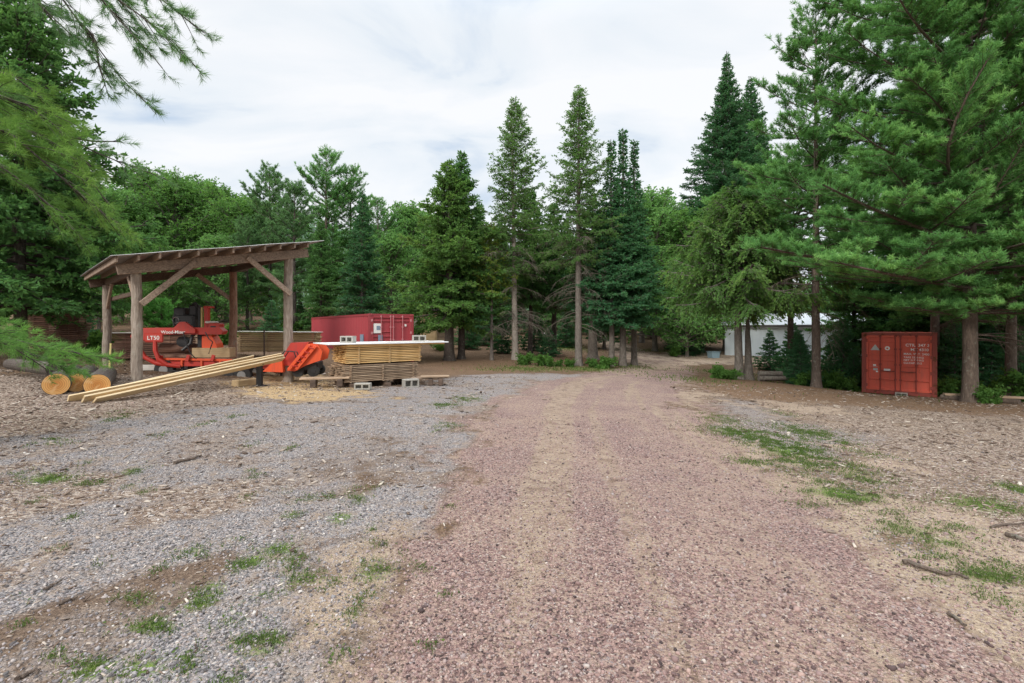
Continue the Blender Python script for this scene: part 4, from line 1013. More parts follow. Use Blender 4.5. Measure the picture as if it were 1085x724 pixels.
# ------------------------------------------------------------------ shipping containers
def container(label, mats, o, ang, z, D, Wd=2.44, Hh=2.59, placards=None):
    body, frame, bar = mats
    t = thing('shipping_container', label, 'container', (*o, z), ang)
    fr = MB()
    for x in (.08, Wd - .08):
        for y in (.08, D - .08): fr.box((x, y, Hh / 2), (.158, .158, Hh), None, .01)
    for zc in (.075, Hh - .055):
        hh = .15 if zc < 1 else .11
        for x in (.04, Wd - .04): fr.box((x, D / 2, zc), (.075, D - .32, hh))
        for y in (.06, D - .06): fr.box((Wd / 2, y, zc), (Wd - .32, .10, hh))
    fr.build('frame', frame, t)
    def corr(n0, n1, depth, flip):
        n = max(8, int((n1 - n0) / .07)); pts = []
        for i in range(n + 1): pts.append((n0 + (n1 - n0) * i / n, (0, 0, depth, depth)[i % 4]))
        return pts
    for x, sg in ((.012, 1), (Wd - .012, -1)):
        pr = corr(.16, D - .16, .07, 0); v = []; fcs = []
        for (y, dd) in pr:
            for zz_ in (.15, Hh - .11): v.append((x + sg * dd, y, zz_))
        fcs = [(2 * i, 2 * i + 1, 2 * i + 3, 2 * i + 2) for i in range(len(pr) - 1)]
        link('side_wall', mesh_np('side_wall', np.array(v), np.array(fcs), body), t)
    link('side_wall', mesh_np('side_wall', np.array([(.16, D - .02, .15), (Wd - .16, D - .02, .15), (Wd - .16, D - .02, Hh - .11), (.16, D - .02, Hh - .11)]), np.array([(0, 1, 2, 3)]), body), t)
    MB().box((Wd / 2, D / 2, Hh - .018), (Wd - .16, D - .2, .02)).build('roof_panel', body, t)
    MB().box((Wd / 2, D / 2, .16), (Wd - .2, D - .2, .03)).build('floor_panel', M['black'], t)
    for s in (0, 1):
        x0 = .165 + s * (Wd / 2 - .16); x1 = x0 + Wd / 2 - .172
        dr = MB().box(((x0 + x1) / 2, .088, Hh / 2 + .02), (x1 - x0, .03, Hh - .29))
        zs = [.18, .60, 1.08, 1.50, 1.74, 1.98, Hh - .14]
        for x in (x0 + .03, x1 - .03): dr.box((x, .042, Hh / 2 + .02), (.07, .066, Hh - .30), None, .006)
        for zz_ in (.20, Hh - .16): dr.box(((x0 + x1) / 2, .044, zz_), (x1 - x0 - .13, .062, .09), None, .006)
        for zz_ in ((.62, 1.10, 1.42, 1.66, 2.22) if s == 0 else (.62, 1.20, 2.22)): dr.box(((x0 + x1) / 2, .052, zz_), (x1 - x0 - .13, .050, .055), None, .008)
        d_ = dr.build('door', body, t)
        for f in (.45, .93) if s == 0 else (.07, .55):
            xb = x0 + (x1 - x0) * f
            b = MB().cyl((xb, -.012, .10), (xb, -.012, Hh - .06), .019, n=8)
            for zz_ in (.16, .62, 1.25, 1.9, Hh - .14): b.box((xb, .0, zz_), (.085, .05, .07), None, .008)
            b.build('locking_bar', bar, d_)
            MB().bar((xb, -.035, .98), (xb + (.30 if f > .5 and s == 0 or s == 1 and f > .5 else .30) * (-1 if f > .5 else 1), -.035, .96), .02, .04, .004).build('handle', bar, d_)
        xo = x0 - .01 if s == 0 else x1 + .01
        for zz_ in (.35, .95, 1.6, 2.25): MB().box((xo, .012, zz_), (.10, .04, .13), None, .008).build('hinge', bar, d_)
    for x in (.085, Wd - .085):
        for zc in (.06, Hh - .06):
            MB().box((x, .07, zc), (.178, .166, .122), None, .012).build('corner_casting', frame, t)
    return t
C1 = XY(913, 20.5); ang1 = math.atan2(-.67, .74)
zc1 = gf(*(C1 + np.array([.86, -.86]))) + .02
cr_ = container('orange red shipping container with closed double doors under the pines', (M['orange_box'], M['orange_bar'], M['orange_bar']), C1, ang1, zc1, 6.06)
H0 = math.pi / 2
for (tx, x, z, s_) in (('CTIU 347 3', 1.46, 2.03, .155), ('MX 4310', 1.62, 1.85, .15), ('MAX. W.T. 24000', 1.40, 1.68, .115), ('TARE 2230 KG', 1.40, 1.545, .10), ('NET 21770 KG', 1.40, 1.43, .10), ('CU.CAP. 33.2', 1.40, 1.31, .10)):
    lettering('marking_lettering', tx, s_, M['white'], cr_, (x, .0705, z), extrude=.001)
MB().prism([(.30, 1.84), (.62, 1.84), (.46, 2.09)], 'y', .0655, .073).build('warning_triangle', M['grey_mark'], cr_)
MB().cyl((.87, .073, 1.93), (.87, .0655, 1.93), .085, n=22).build('round_sticker', M['white'], cr_)
MB().cyl((.87, .065, 1.93), (.87, .0635, 1.93), .035, n=16).build('round_sticker', M['orange_box'], cr_)
for x, z, a_, b_, mt in ((.44, 1.20, .10, .07, 'white'), (.47, 1.06, .15, .16, 'grey_mark'), (.52, .93, .07, .06, 'white'), (.86, 1.02, .22, .09, 'white')):
    MB().box((x, .0685, z), (a_, .008, b_)).build('placard', M[mt], cr_)
p = C1 + np.array([.9, -1.0]); block('concrete block under the front sill of the orange container', 0, 0, gf(*p) + .05, ang1, .40, .2, .14, p)
C2 = XY(391, 24.0); ang2 = math.atan2(.585, .81)
cl_ = container('long maroon shipping container seen at its corner behind the lumber stack', (M['maroon'], M['maroon_dark'], M['pink_bar']), C2, ang2, 2.4 - 2.59, 12.19)
MB().box((.46, .028, 1.84), (.42, .008, .50)).build('placard', M['white'], cl_)
MB().box((.50, .022, 1.86), (.20, .004, .22)).build('placard', M['blue_mark'], cl_)
MB().box((.60, .016, 1.10), (.24, .008, .80)).build('placard', M['blue_mark'], cl_)
MB().box((.006, 1.15, 1.12), (.008, .55, .80)).build('placard', M['blue_mark'], cl_)
MB().box((1.98, .024, 2.0), (.10, .008, .12)).build('placard', M['white'], cl_)
for k in range(2): lettering('marking_lettering', ('22G1', 'MAX30480')[k], (.16, .12)[k], M['white'], cl_, (1.32, .030, .98 - .2 * k), extrude=.001)

# ------------------------------------------------------------------ white metal building and small far things
B0 = XY(768, 41.5); B1 = XY(915, 36.5); bv = B1 - B0; bl_ = np.linalg.norm(bv); ba = math.atan2(bv[1], bv[0]); bz = min(gf(*B0), gf(*B1)) - .05
bld = thing('metal_building', 'long white metal building with a low pale roof behind the right hand pines', 'building', (*B0, bz), ba)
eave = 2.85
rib = []; n = int(bl_ / .10)
for i in range(n + 1): rib.append((bl_ * i / n, -.03 if i % 4 == 1 else 0))
v = []
for x, y in rib:
    for z in (0, eave): v.append((x, y, z))
link('wall', mesh_np('wall', np.array(v), np.array([(2 * i, 2 * i + 2, 2 * i + 3, 2 * i + 1) for i in range(n)]), M['siding']), bld)
for x in (0, bl_):
    MB().prism([(.0, 0), (8, 0), (8, eave), (4, eave + .9), (.0, eave)], 'x', x - .02 if x else x + .0, x + .02 if x == 0 else x).build('wall', M['siding'], bld)
MB().prism([(-.35, eave - .02), (4, eave + 1.0), (8.35, eave - .02), (8.35, eave + .06), (4, eave + 1.09), (-.35, eave + .06)], 'x', -.3, bl_ + .3).build('roof', M['roof_white'], bld)
MB().box((bl_ / 2, -.37, eave - .06), (bl_ + .6, .05, .16)).build('fascia', M['dark_wall'], bld)
p = XY(756, 39); t = thing('utility_tub', 'small pale blue tub at the corner of the white metal building', 'tub', (*p, gf(*p)), .3)
MB().prism([(-.34, 0), (.34, 0), (.42, .48), (-.42, .48)], 'y', -.28, .28).build('tub_body', M['blue'], t); MB().box((0, 0, .50), (.92, .64, .04), None, .01).build('rim', M['blue'], t)
p = XY(454, 40); t = thing('plywood_hut', 'small tan plywood hut beyond the end of the maroon container', 'hut', (*p, gf(*p)), .1)
hz_ = 2.7; MB().box((0, .7, hz_ / 2), (1.35, 1.4, hz_)).build('wall', M['tan_wall'], t); MB().box((.0, .7, hz_ + .04), (1.7, 1.8, .08), (.08, 0, 0)).build('roof', M['dark_wall'], t); MB().box((.25, -.015, .95), (.7, .03, 1.85)).build('door', M['tan_wall'], t)
p = XY(441, 30); tag(MB().cyl((0, 0, -.2), (0, 0, 2.4), .14, .12, 12).build('grey_pole', M['concrete'], None, (*p, gf(*p))), 'short pale grey pole beside the right end of the maroon container', 'pole')
p = XY(554, 60); z_ = EYE + (HY - 337) * 60 / F; t = thing('camper_trailer', 'pale camper shaped trailer glimpsed far back among the trees', 'trailer', (*p, z_ - 1.35), -.25)
MB().prism([(-1.4, .5), (1.2, .5), (1.4, 1.3), (1.1, 2.2), (-1.2, 2.4), (-1.5, 1.8)], 'y', -.9, .9).build('body', M['roof_white'], t)
for x in (-.5, .5): MB().box((x, -.92, 1.65), (.6, .03, .45), None, .05).build('window', M['black'], t)
for x in (-.3, .3): MB().cyl((x, -.9, .36), (x, -.72, .36), .36, n=16).build('wheel', M['rubber'], t)
for k, (px, d, s_, lb) in enumerate(((578, 56, .7, 'pale boulder on the far slope, leftmost of two'), (589, 57, .55, 'pale boulder on the far slope, right of the larger one'))):
    p = XY(px, d); bm = bmesh.new(); bmesh.ops.create_icosphere(bm, subdivisions=3, radius=1)
    for vv_ in bm.verts:
        c = vv_.co; q_ = .8 + .4 * vnoise(c.x * 1.7 + k * 5, c.y * 1.7 + c.z * 2.1, 3); vv_.co = Vector((c.x * q_ * 1.3, c.y * q_, c.z * q_ * .75)) * s_
    me = bpy.data.meshes.new('boulder'); bm.to_mesh(me); bm.free(); me.materials.append(M['concrete'])
    tag(link('boulder', me, None, (*p, gf(*p) + s_ * .4)), lb, 'boulder')
# split wood pile by the drooping spruce, fallen rails at the right
p = XY(804, 22.6)
for k, (x, z, r) in enumerate(((0, .13, .13), (.05, .36, .12), (.02, .16, .1))):
    q = p + np.array([.0 if k < 2 else .1, .0 if k < 2 else -.28])
    tag(MB().cyl((0, 0, 0), (1.25 - .1 * k, .1, .0), r, r * .92, 12).build('short_log', M['bark_grey'], None, (*q, gf(*q) + z)), ['short grey log at the bottom of the pile by the drooping spruce', 'short grey log on top of the pile by the drooping spruce', 'thin short log lying in front of the pile by the drooping spruce'][k], 'log', 'short logs by the drooping spruce')
p = XY(886, 23.5); tag(MB().cyl((0, 0, 0), (.75, -.1, .05), .12, .11, 14).build('short_log', M['board_fresh'], None, (*p, gf(*p) + .35)), 'small pale peeled log among the saplings left of the orange container', 'log')
a, b = XY(1000, 17.4), XY(1180, 15.6)
board('fence_rail', 'long grey weathered plank lying low behind the big pine trunk', 'plank', (*a, gf(*a) + .20), (*b, gf(*b) + .22), .22, .07, M['board_grey'])
for px, lb in ((1010, 'round log bearer under the grey plank left of the big pine trunk'), (1068, 'round reddish log bearer under the grey plank right of the big pine trunk')):
    q = XY(px, 17.2 if px < 1030 else 16.6); tag(MB().cyl((0, -.3, 0), (0, .35, 0), .11, .1, 12).build('bearer_log', M['bark_pine'], None, (*q, gf(*q) + .07), (0, 0, .4)), lb, 'log')
# loose sticks on the ground
def stick(label, a, b, r, bend=.04, lift=.01):
    pa, pb = G(*a), G(*b); n = 6; pts = []; rg = random.Random(int(a[0]))
    for i in range(n + 1):
        t = i / n; q = pa * (1 - t) + pb * t + np.array([rg.uniform(-1, 1), rg.uniform(-1, 1)]) * bend * (0 if i in (0, n) else 1)
        pts.append((q[0], q[1], gf(*q) + r * .8 + lift * rg.random()))
    c = pts[0]; pts = [(x - c[0], y - c[1], z - c[2]) for x, y, z in pts]
    tag(MB().tube(pts, [r * (1 - .5 * i / n) for i in range(n + 1)], 7).build('fallen_stick', M['stick'], None, c), label, 'stick', 'sticks lying on the ground')
stick('long crooked dark stick on the sandy edge of the drive', (957, 598), (1026, 616), .018)
stick('stout dark branch piece at the right edge beside the weeds', (1066, 569), (1094, 578), .020, .02)
stick('thin pale stick lying level with the stout branch piece, farther back', (1050, 561), (1092, 556), .012, .02)
stick('short stick near the bottom right of the drive edge', (1004, 655), (1024, 668), .012, .02)
stick('short pale stick across the brown soil at the lower left', (60, 640), (82, 632), .010, .015)
stick('small stick lying on grey gravel in the lower left', (46, 624), (66, 615), .009, .015)
stick('dark stick lying along the lower left corner', (18, 716), (42, 706), .012, .02)
stick('small stick on the chip covered gravel below the leaning boards', (185, 492), (214, 484), .02, .03)

# ------------------------------------------------------------------ trees one can tell apart
HZ = lambda py, d: EYE + (HY - py) / F * d
# dark spruce at the left edge
tree_at('spruce_tree', 'tall dark spruce at the left edge behind the near pine boughs', 'spruce', 22, 17, -22, 108, 322, 101, 13, gap=.40, nper=7, rnd=.16, twd=10, mat='spruce')
# centre clump
tree_at('spruce_tree', 'broad spruce left of the centre clump with a thin bare leader', 'spruce', 476, 29, 170, 50, 338, 102, 12, rnd=.34, gap=.38, mat='norway', prof=lambda t: (1 - t) ** .8 * np.minimum(1, .75 + t * 1.6))
tree_at('spruce_tree', 'darker spruce with pointed top close behind the broad one', 'spruce', 489, 30, 160, 33, 332, 103, 8)
tree_at('larch_tree', 'tall larch left of the centre pair, pale leaning trunk and dead lower boughs', 'larch', 546, 30, 104, 34, 286, 104, 8, prof=lambda t: (1 - t) ** .72 * np.minimum(1, .8 + t * 1.2), rnd=.36, bark='bark_pale', dead=(2.2, 7.4, 2.6, 46), lean=(-.25, 0))
tree_at('larch_tree', 'tallest larch with grey trunk and drooping dead lower boughs', 'larch', 613, 28, 91, 32, 276, 105, 9, prof=lambda t: (1 - t) ** .72 * np.minimum(1, .8 + t * 1.2), rnd=.36, dead=(2.2, 7.6, 2.5, 58))
tree_at('fir_tree', 'slim dark fir with the leftmost tip of the triple group', 'fir', 648, 28, 147, 36, 338, 106, 7, rnd=.12, prof=lambda t: (1 - t) ** 1.4 * np.minimum(1, .8 + t * 2))
tree_at('fir_tree', 'slim dark fir with the highest straight tip of the triple group', 'fir', 660, 28.6, 136, 35, 342, 107, 8, rnd=.12, prof=lambda t: (1 - t) ** 1.45 * np.minimum(1, .7 + t * 2))
tree_at('fir_tree', 'slim dark fir at the back of the triple group, right hand tip', 'fir', 672, 30, 147, 34, 335, 108, 7, rnd=.12, prof=lambda t: (1 - t) ** 1.45 * np.minimum(1, .7 + t * 2))
tree_at('larch_tree', 'small yellow green young larch beside the broad spruce', 'larch', 521, 29.5, 238, 20, 312, 109, 4, mat='larch_yellow', dead=(1.5, 3, 1.2, 12), shd=18)
tree_at('spruce_tree', 'mid height dark spruce between the two larches', 'spruce', 562, 34, 200, 30, 322, 110, 6)
tree_at('spruce_tree', 'shorter dark spruce just left of the tallest larch', 'spruce', 587, 36, 214, 28, 325, 111, 7)
tree_at('pine_tree', 'dark tree with stout shaded trunk right of the tallest larch', 'fir', 628, 33, 205, 30, 330, 112, 12)
# right hand group
tree_at('spruce_tree', 'tall steeple shaped blue green spruce beside the white pines', 'fir', 770, 45, 54, 54, 300, 113, 9, gap=.36, rnd=.22, prof=lambda t: (1 - t) ** 1.08 * np.minimum(1, .8 + t * 2))
tree_at('spruce_tree', 'second steeple spruce, lower, just right of the tallest steeple', 'fir', 795, 47, 80, 40, 300, 114, 8, rnd=.16)
tree_at('spruce_tree', 'drooping spruce with twin trunks at the edge of the drive', 'norway', 783, 23, 195, 66, 316, 115, 10, gap=.36, nper=7)
t2 = trunk_mesh(np.random.default_rng(3), 4.2, .19, M['bark_grey']); x_, y_ = XY(793, 23.4)
bpy.data.objects['spruce_tree.006' if 'spruce_tree.006' in bpy.data.objects else 'spruce_tree']  # looked up below
dro = [o for o in col.objects if o.get('label', '').startswith('drooping spruce')][0]
link('trunk', t2, dro, (x_ - dro.location.x, y_ - dro.location.y, 0))
tree_at('white_pine', 'tall open white pine with straight bare trunk left of the orange container', 'pine', 865, 20, 8, 58, 262, 116, 9.5, gap=.86, nper=6, rnd=.34, s0=.30, flat=.1, dead=(2.8, 5.2, 2.6, 12), bwood='bark_pine')
tree_at('white_pine', 'big white pine right of the orange container with long layered boughs', 'pine', 1028, 16.5, -210, 155, 330, 117, 15, gap=1.0, nper=6, elo=-2, ehi=34, droop=.02, upt=.13, rnd=.2, flat=.09, s0=.12, twd=11, tmax=1.6, tup=.1, shd=15, nn=13, sup=.6, vflat=.35, dead=(2.2, 3.4, 2.6, 10), bwood='bark_pine')
tree_at('white_pine', 'white pine with feathery top behind the orange container', 'pine', 990, 23, 26, 46, 235, 118, 10, gap=.95, nper=5, flat=.1)
tree_at('white_pine', 'dark trunked white pine at the right edge behind the big one', 'pine', 1071, 18.5, -80, 100, 300, 119, 11, gap=1.0, nper=5, flat=.1)
tree_at('white_pine', 'white pine whose low boughs spread over the drooping spruce', 'pine', 838, 25.5, 170, 88, 290, 120, 8, gap=.95, nper=5, elo=-4, flat=.06, rnd=.2, sup=.6)

# long feathery boughs that reach out from the big pine and its neighbour
def long_boughs(root, paths, seed, **over):
    rg = np.random.default_rng(seed); o = np.array(root.location); sp = []; Ls = []
    for path in paths:
        pts = np.array([np.array(q) - o for q in path]); seg = np.r_[0, np.cumsum(np.linalg.norm(np.diff(pts, axis=0), axis=1))]
        tt = np.linspace(0, seg[-1], 9); b = np.stack([np.interp(tt, seg, pts[:, k]) for k in range(3)], -1)
        b[1:-1] = (b[:-2] + 2 * b[1:-1] + b[2:]) / 4; sp.append(b); Ls.append(seg[-1])
        for f, sg in ((.30, 1), (.42, -1), (.55, 1), (.68, -1)):      # side limbs fanning out flat
            i = int(f * 8); d = unit(b[i + 1] - b[i]); sd = unit(np.cross(d, UP)) * sg; L2 = seg[-1] * (1 - f) * .62
            e = unit(d * .75 + sd * .75); s_ = np.linspace(0, 1, 9)[:, None]
            sp.append(b[i] + e * L2 * s_ + UP * (.10 * L2) * s_ ** 2); Ls.append(L2)
    sp = np.array(sp); Ls = np.array(Ls); p = dict(KIND['pine'])
    p.update(dict(twd=13, tr=.3, tmin=.3, tmax=.85, s0=.25, flat=.14, tup=.16, ta=46, shd=15, u0=.1, nn=15, nl=.14, nw=.0085, sl=.16, sup=.75, vflat=.5, tipw=.34)); p.update(over)
    (V, Fc, T), (TV, TF) = foliage(rg, sp, Ls, p)
    link('bough_needles', mesh_np('bough_needles', V, Fc, M['white_pine'], {'tint': T}), root)
    BV, BF = tubes(sp, (np.linspace(.012, .003, 9)[None] * Ls[:, None]).clip(.004, .06), 6)
    link('bough', mesh_np('bough', np.r_[BV, TV], [BF, TF + len(BV)], M['bark_pine']), root)
def by_label(t): return [o for o in col.objects if o.get('label', '').startswith(t)][0]
T_ = lambda py: P(1028, py, 16.5)
long_boughs(by_label('big white pine'), [
    [T_(292), P(960, 288, 15.5), P(880, 276, 14.6), P(806, 262, 14.2)],
    [T_(262), P(985, 246, 15.2), P(925, 222, 14.2), P(872, 196, 13.7)],
    [T_(305), P(990, 300, 15.2), P(940, 290, 13.9), P(886, 278, 13.3)],
    [T_(215), P(1000, 176, 14.6), P(1012, 120, 13.6), P(1046, 64, 13.0)],
    [T_(280), P(1060, 262, 15), P(1100, 238, 14)], [T_(330), P(1065, 318, 15), P(1110, 304, 14)],
    [T_(335), P(1000, 332, 15.2), P(965, 326, 14.4)], [T_(240), P(1050, 210, 14.5), P(1085, 150, 13.4)],
    [T_(170), P(995, 110, 15), P(965, 84, 14.4)], [T_(130), P(1040, 70, 15), P(1075, 30, 14)]], 501)
o8 = by_label('white pine whose low boughs')
long_boughs(o8, [[P(838, 240, 25.5), P(800, 224, 24.5), P(755, 214, 23.8)], [P(838, 268, 25.5), P(800, 262, 24.4), P(770, 258, 24)], [P(838, 232, 25.5), P(862, 215, 24.2), P(890, 205, 23.4)]], 502)

# prototypes for the trees farther back
PROTO = {
    'spruce_a': tree_meshes('spruce', 201, 14, 1.0, 2.6, .16), 'spruce_b': tree_meshes('fir', 202, 14, 1.2, 2.4, .15),
    'pine_a': tree_meshes('redpine', 203, 15, 3.2, 3.4, .2), 'pine_b': tree_meshes('pine', 204, 15, 2.6, 3.6, .2, nn=9, nw=.013, nl=.15),
    'broad_a': tree_meshes('broad', 205, 12, 1.6, 4.2, .2), 'broad_b': tree_meshes('broad', 206, 12, 1.2, 3.6, .17, mat='leaf_light'), 'broad_c': tree_meshes('broad', 207, 13, 2.0, 4.6, .2),
    'low': tree_meshes('fir', 208, 5, .25, 1.6, .06, gap=.3),
}
PH = dict(spruce_a=14, spruce_b=14, pine_a=15, pine_b=15, broad_a=12, broad_b=12, broad_c=13, low=5)
NM = dict(spruce_a=('spruce_tree', 'spruce'), spruce_b=('fir_tree', 'fir'), pine_a=('red_pine', 'pine'), pine_b=('white_pine', 'pine'), broad_a=('leafy_tree', 'tree'), broad_b=('leafy_tree', 'tree'), broad_c=('leafy_tree', 'tree'), low=('young_fir', 'young fir'))
rr = random.Random(17)
def back(proto, px, d, topy, label, wide=1.0, group='trees standing behind the yard'):
    x, y = XY(px, d); z = gf(x, y); s = (HZ(topy, d) - z) / PH[proto]
    o = plant_tree(NM[proto][0], label, PROTO[proto], x, y, s, rr.random() * 6.28, group, 'tree' if proto != 'low' else 'young fir')
    o.scale = (s * wide, s * wide, s); return o
BACK = [
 ('broad_a', 92, 36, 212, 'leafy tree just right of the dark left spruce, low round top'), ('broad_b', 128, 42, 212, 'paler leafy tree above the left end of the shed roof'),
 ('broad_c', 158, 50, 196, 'tall rounded leafy tree, first hump behind the shed roof'), ('broad_a', 187, 45, 204, 'dense leafy tree above the middle of the shed roof'),
 ('broad_b', 214, 52, 203, 'yellow green leafy tree above the shed roof middle'), ('broad_c', 240, 47, 214, 'dark leafy tree where the shed roof meets the pines'),
 ('broad_a', 265, 44, 222, 'leafy tree tucked left of the tall pines'), ('broad_b', 228, 36, 258, 'low pale leafy tree seen under the shed roof'),
 ('broad_a', 175, 34, 268, 'low leafy tree seen between the left shed posts'), ('broad_c', 60, 44, 190, 'leafy tree peeping between left spruce and pine boughs'),
 ('pine_a', 286, 41, 178, 'leftmost tall pine of the group behind the maroon container'), ('pine_a', 312, 37, 196, 'spreading pine with bare lower limbs behind the right shed post'),
 ('pine_b', 346, 42, 162, 'tallest pine of the group behind the maroon container'), ('pine_b', 372, 44, 180, 'pine just right of the tallest one, feathery crown'),
 ('pine_b', 400, 42, 212, 'rightmost pine sloping down toward the pale trees'), ('spruce_b', 384, 32, 200, 'dark pyramid spruce behind the maroon container'),
 ('spruce_a', 340, 35, 232, 'green spruce left of the pyramid spruce'), ('pine_a', 262, 38, 232, 'short pine with bent boughs left of the right shed post'),
 ('broad_b', 432, 46, 228, 'pale leafy tree left of the broad centre spruce'), ('broad_b', 415, 40, 256, 'low pale leafy tree above the plywood hut'), ('broad_a', 447, 52, 236, 'leafy tree half behind the broad centre spruce'),
 ('spruce_a', 508, 42, 212, 'shaded spruce behind the yellow green larch'), ('spruce_b', 530, 46, 232, 'shaded fir behind the left larch trunk'),
 ('spruce_a', 600, 48, 232, 'shaded spruce far behind the tallest larch'), ('spruce_b', 575, 52, 246, 'shaded fir far behind the two larches'), ('spruce_b', 640, 44, 225, 'shaded fir behind the triple tipped firs'),
 ('broad_b', 694, 44, 216, 'pale leafy tree right of the triple firs, tallest there'), ('broad_b', 716, 50, 232, 'pale leafy tree in the gap before the steeple spruce'),
 ('broad_a', 736, 42, 236, 'leafy tree touching the steeple spruce'), ('broad_b', 728, 39, 276, 'low leafy tree bending over the far bend of the drive'), ('broad_a', 680, 54, 228, 'leafy tree close behind the right hand fir tip'),
 ('spruce_a', 742, 50, 255, 'shaded spruce left of the drooping spruce'), ('spruce_b', 815, 50, 232, 'shaded fir behind the low white pine boughs'),
 ('spruce_a', 905, 29, 205, 'shaded spruce left behind the orange container'), ('spruce_b', 960, 27, 170, 'shaded fir behind the orange container'),
 ('spruce_a', 1000, 25, 120, 'shaded spruce right behind the orange container'), ('spruce_b', 1050, 25, 100, 'shaded fir behind the big pine trunk'),
 ('spruce_a', 1100, 22, 60, 'shaded spruce at the right edge of the wood'), ('pine_b', 1010, 31, 70, 'white pine showing high above the container wood'), ('pine_b', 905, 36, 222, 'white pine behind the tall open pine'),
 ('spruce_a', 18, 27, 150, 'dark spruce behind the tin covered pile'), ('spruce_b', 62, 29, 190, 'dark fir right of the left edge spruce'), ('broad_a', 105, 29, 262, 'leafy tree over the dark slab pile'),
 ('spruce_b', 660, 58, 262, 'small fir far up the wooded drive'), ('spruce_a', 622, 62, 258, 'small spruce far up the wooded drive'), ('spruce_a', 690, 60, 266, 'small spruce by the far bend'), ('spruce_b', 548, 58, 262, 'small fir near the pale trailer'), ('spruce_a', 470, 54, 250, 'small spruce behind the centre clump trunks'),
 ('spruce_b', 1140, 30, 60, 'dark fir past the right edge'), ('pine_b', 1180, 22, -20, 'white pine past the right edge'),
]
for pr, px, d, ty, lb in BACK: back(pr, px, d, ty, lb, 1.0 if pr[0] != 'b' else 1.12)
LOW = [(816, 31, 350, 'sapling fir in front of the white metal building, left of the open pine'), (840, 29, 342, 'taller sapling fir in front of the white metal building'), (495, 36, 325, 'young fir in the shade right of the centre clump'), (512, 40, 318, 'young fir behind the pale larch trunk'), (532, 34, 335, 'small young fir left of the pale larch trunk'), (566, 38, 322, 'young fir between the larch trunks'),
       (600, 44, 328, 'young fir beside the far drive, left side'), (582, 33, 345, 'tiny young fir in the needles between the larch trunks'), (846, 24, 350, 'sapling fir left of the tall open pine trunk'),
       (848, 22.5, 356, 'tiny sapling fir close to the tall open pine trunk'), (893, 24, 338, 'bushy sapling fir left of the orange container'), (905, 22.8, 372, 'tiny sapling fir touching the orange container'), (884, 26, 352, 'sapling fir right of the tall open pine trunk'),
       (1050, 22, 345, 'sapling fir behind the big pine trunk'), (1080, 19, 350, 'sapling fir at the right edge by the plank'), (1012, 22, 340, 'sapling fir between container and big pine trunk'), (731, 41, 338, 'young fir on the bank of the far bend'), (714, 46, 340, 'young fir by the far drive, right side'),
       (92, 24, 325, 'young fir beside the short rusty slab pile'), (288, 30, 318, 'young fir behind the tan lumber stack'), (318, 42, 318, 'young fir beyond the left end of the maroon container')]
for px, d, ty, lb in LOW: back('low', px, d, ty, lb, 1.15, 'young firs under the trees')
yp = tree_meshes('pine', 310, 2.6, .25, 1.15, .04, gap=.22, nper=6, mat='young', s0=.15, twd=16, tmin=.12, tmax=.5, nn=12, nl=.10, sl=.14, shd=14, nw=.012)
x, y = XY(171, 20); plant_tree('young_pine', 'bright green young pine seen between the left shed posts', yp, x, y, (HZ(320, 20) - gf(x, y)) / 2.6, 0., None, 'young pine')

# leafy bushes at the feet of the trees
def bush_mesh(seed, R, Hh, n=2600, mat='bush', size=.055):
    rg = np.random.default_rng(seed); k = 26
    C = np.stack([rg.normal(0, .42, k) * R, rg.normal(0, .42, k) * R, rg.uniform(.15, .95, k) * Hh], -1)
    V, Fq, T = leaf_mass(rg, C, rg.uniform(.12, .36, k) * R + .03, n, size)
    V[:, 2] = np.maximum(V[:, 2], .01)
    st = np.stack([np.zeros((k, 3)), C * [.5, .5, .6], C], 1); BV, BF = tubes(st, np.full((k, 3), .012) * [1, .7, .3], 4)
    V = V + (V - V.mean(0)) * (.35 * rg.random((len(V) // 4, 1)) ** 3).repeat(4, 0)
    return mesh_np('foliage', V, Fq, M[mat], {'tint': T}), mesh_np('stems', BV, BF, M['bark_dark'])
BU = [bush_mesh(401, .6, .8), bush_mesh(402, .7, .7), bush_mesh(403, .5, 1.0, 2200)]
for k, (px, d, s, lb) in enumerate(((556, 27.5, .75, 'rounded bush at the foot of the pale larch trunk'), (577, 27, .85, 'bush midway between the two larch trunks'), (593, 27.3, .42, 'low bush just left of the tallest larch trunk'), (604, 27.2, .55, 'bush touching the tallest larch trunk'),
        (639, 26.5, .85, 'bush at the foot of the triple firs'), (626, 27, .45, 'small bush left of the fir trunks'), (760, 22.2, .7, 'small dark bush left of the drooping spruce trunks'), (772, 21.8, .65, 'bush at the foot of the drooping spruce trunks'),
        (716, 39, .9, 'bush on the inner bank of the far bend'), (880, 22.5, .9, 'bush right of the tall open pine trunk'), (897, 21.6, .8, 'bush left of the orange container'), (1002, 19.2, .8, 'bush touching the right side of the orange container'),
        (1046, 16.2, .7, 'bush right of the big pine trunk base'), (1058, 19, 1.2, 'larger bush in the shade behind the grey plank'), (1085, 18, 1.2, 'bush at the right edge behind the grey plank'), (235, 26, 1.2, 'bush behind the sawmill under the shed roof'), 
        (468, 34, .9, 'bush behind the left trunk of the centre clump'), (850, 21.5, .6, 'low bush left of the tall open pine trunk'), (738, 45, 1.0, 'bush under the drooping boughs beside the far bend'), (100, 20, 1.1, 'bush behind the left shed post'), (300, 36, 1.6, 'tall bush on the bright grass behind the shed'), (215, 34, 1.7, 'tall bush beyond the grass behind the sawmill'))):
    x, y = XY(px, d); o = thing('leafy_bush', lb, 'bush', (x, y, gf(x, y) - .03), k * 1.3, 'bushes at the feet of the trees'); o.scale = (s, s, s)
    link('foliage', BU[k % 3][0], o); link('stems', BU[k % 3][1], o)

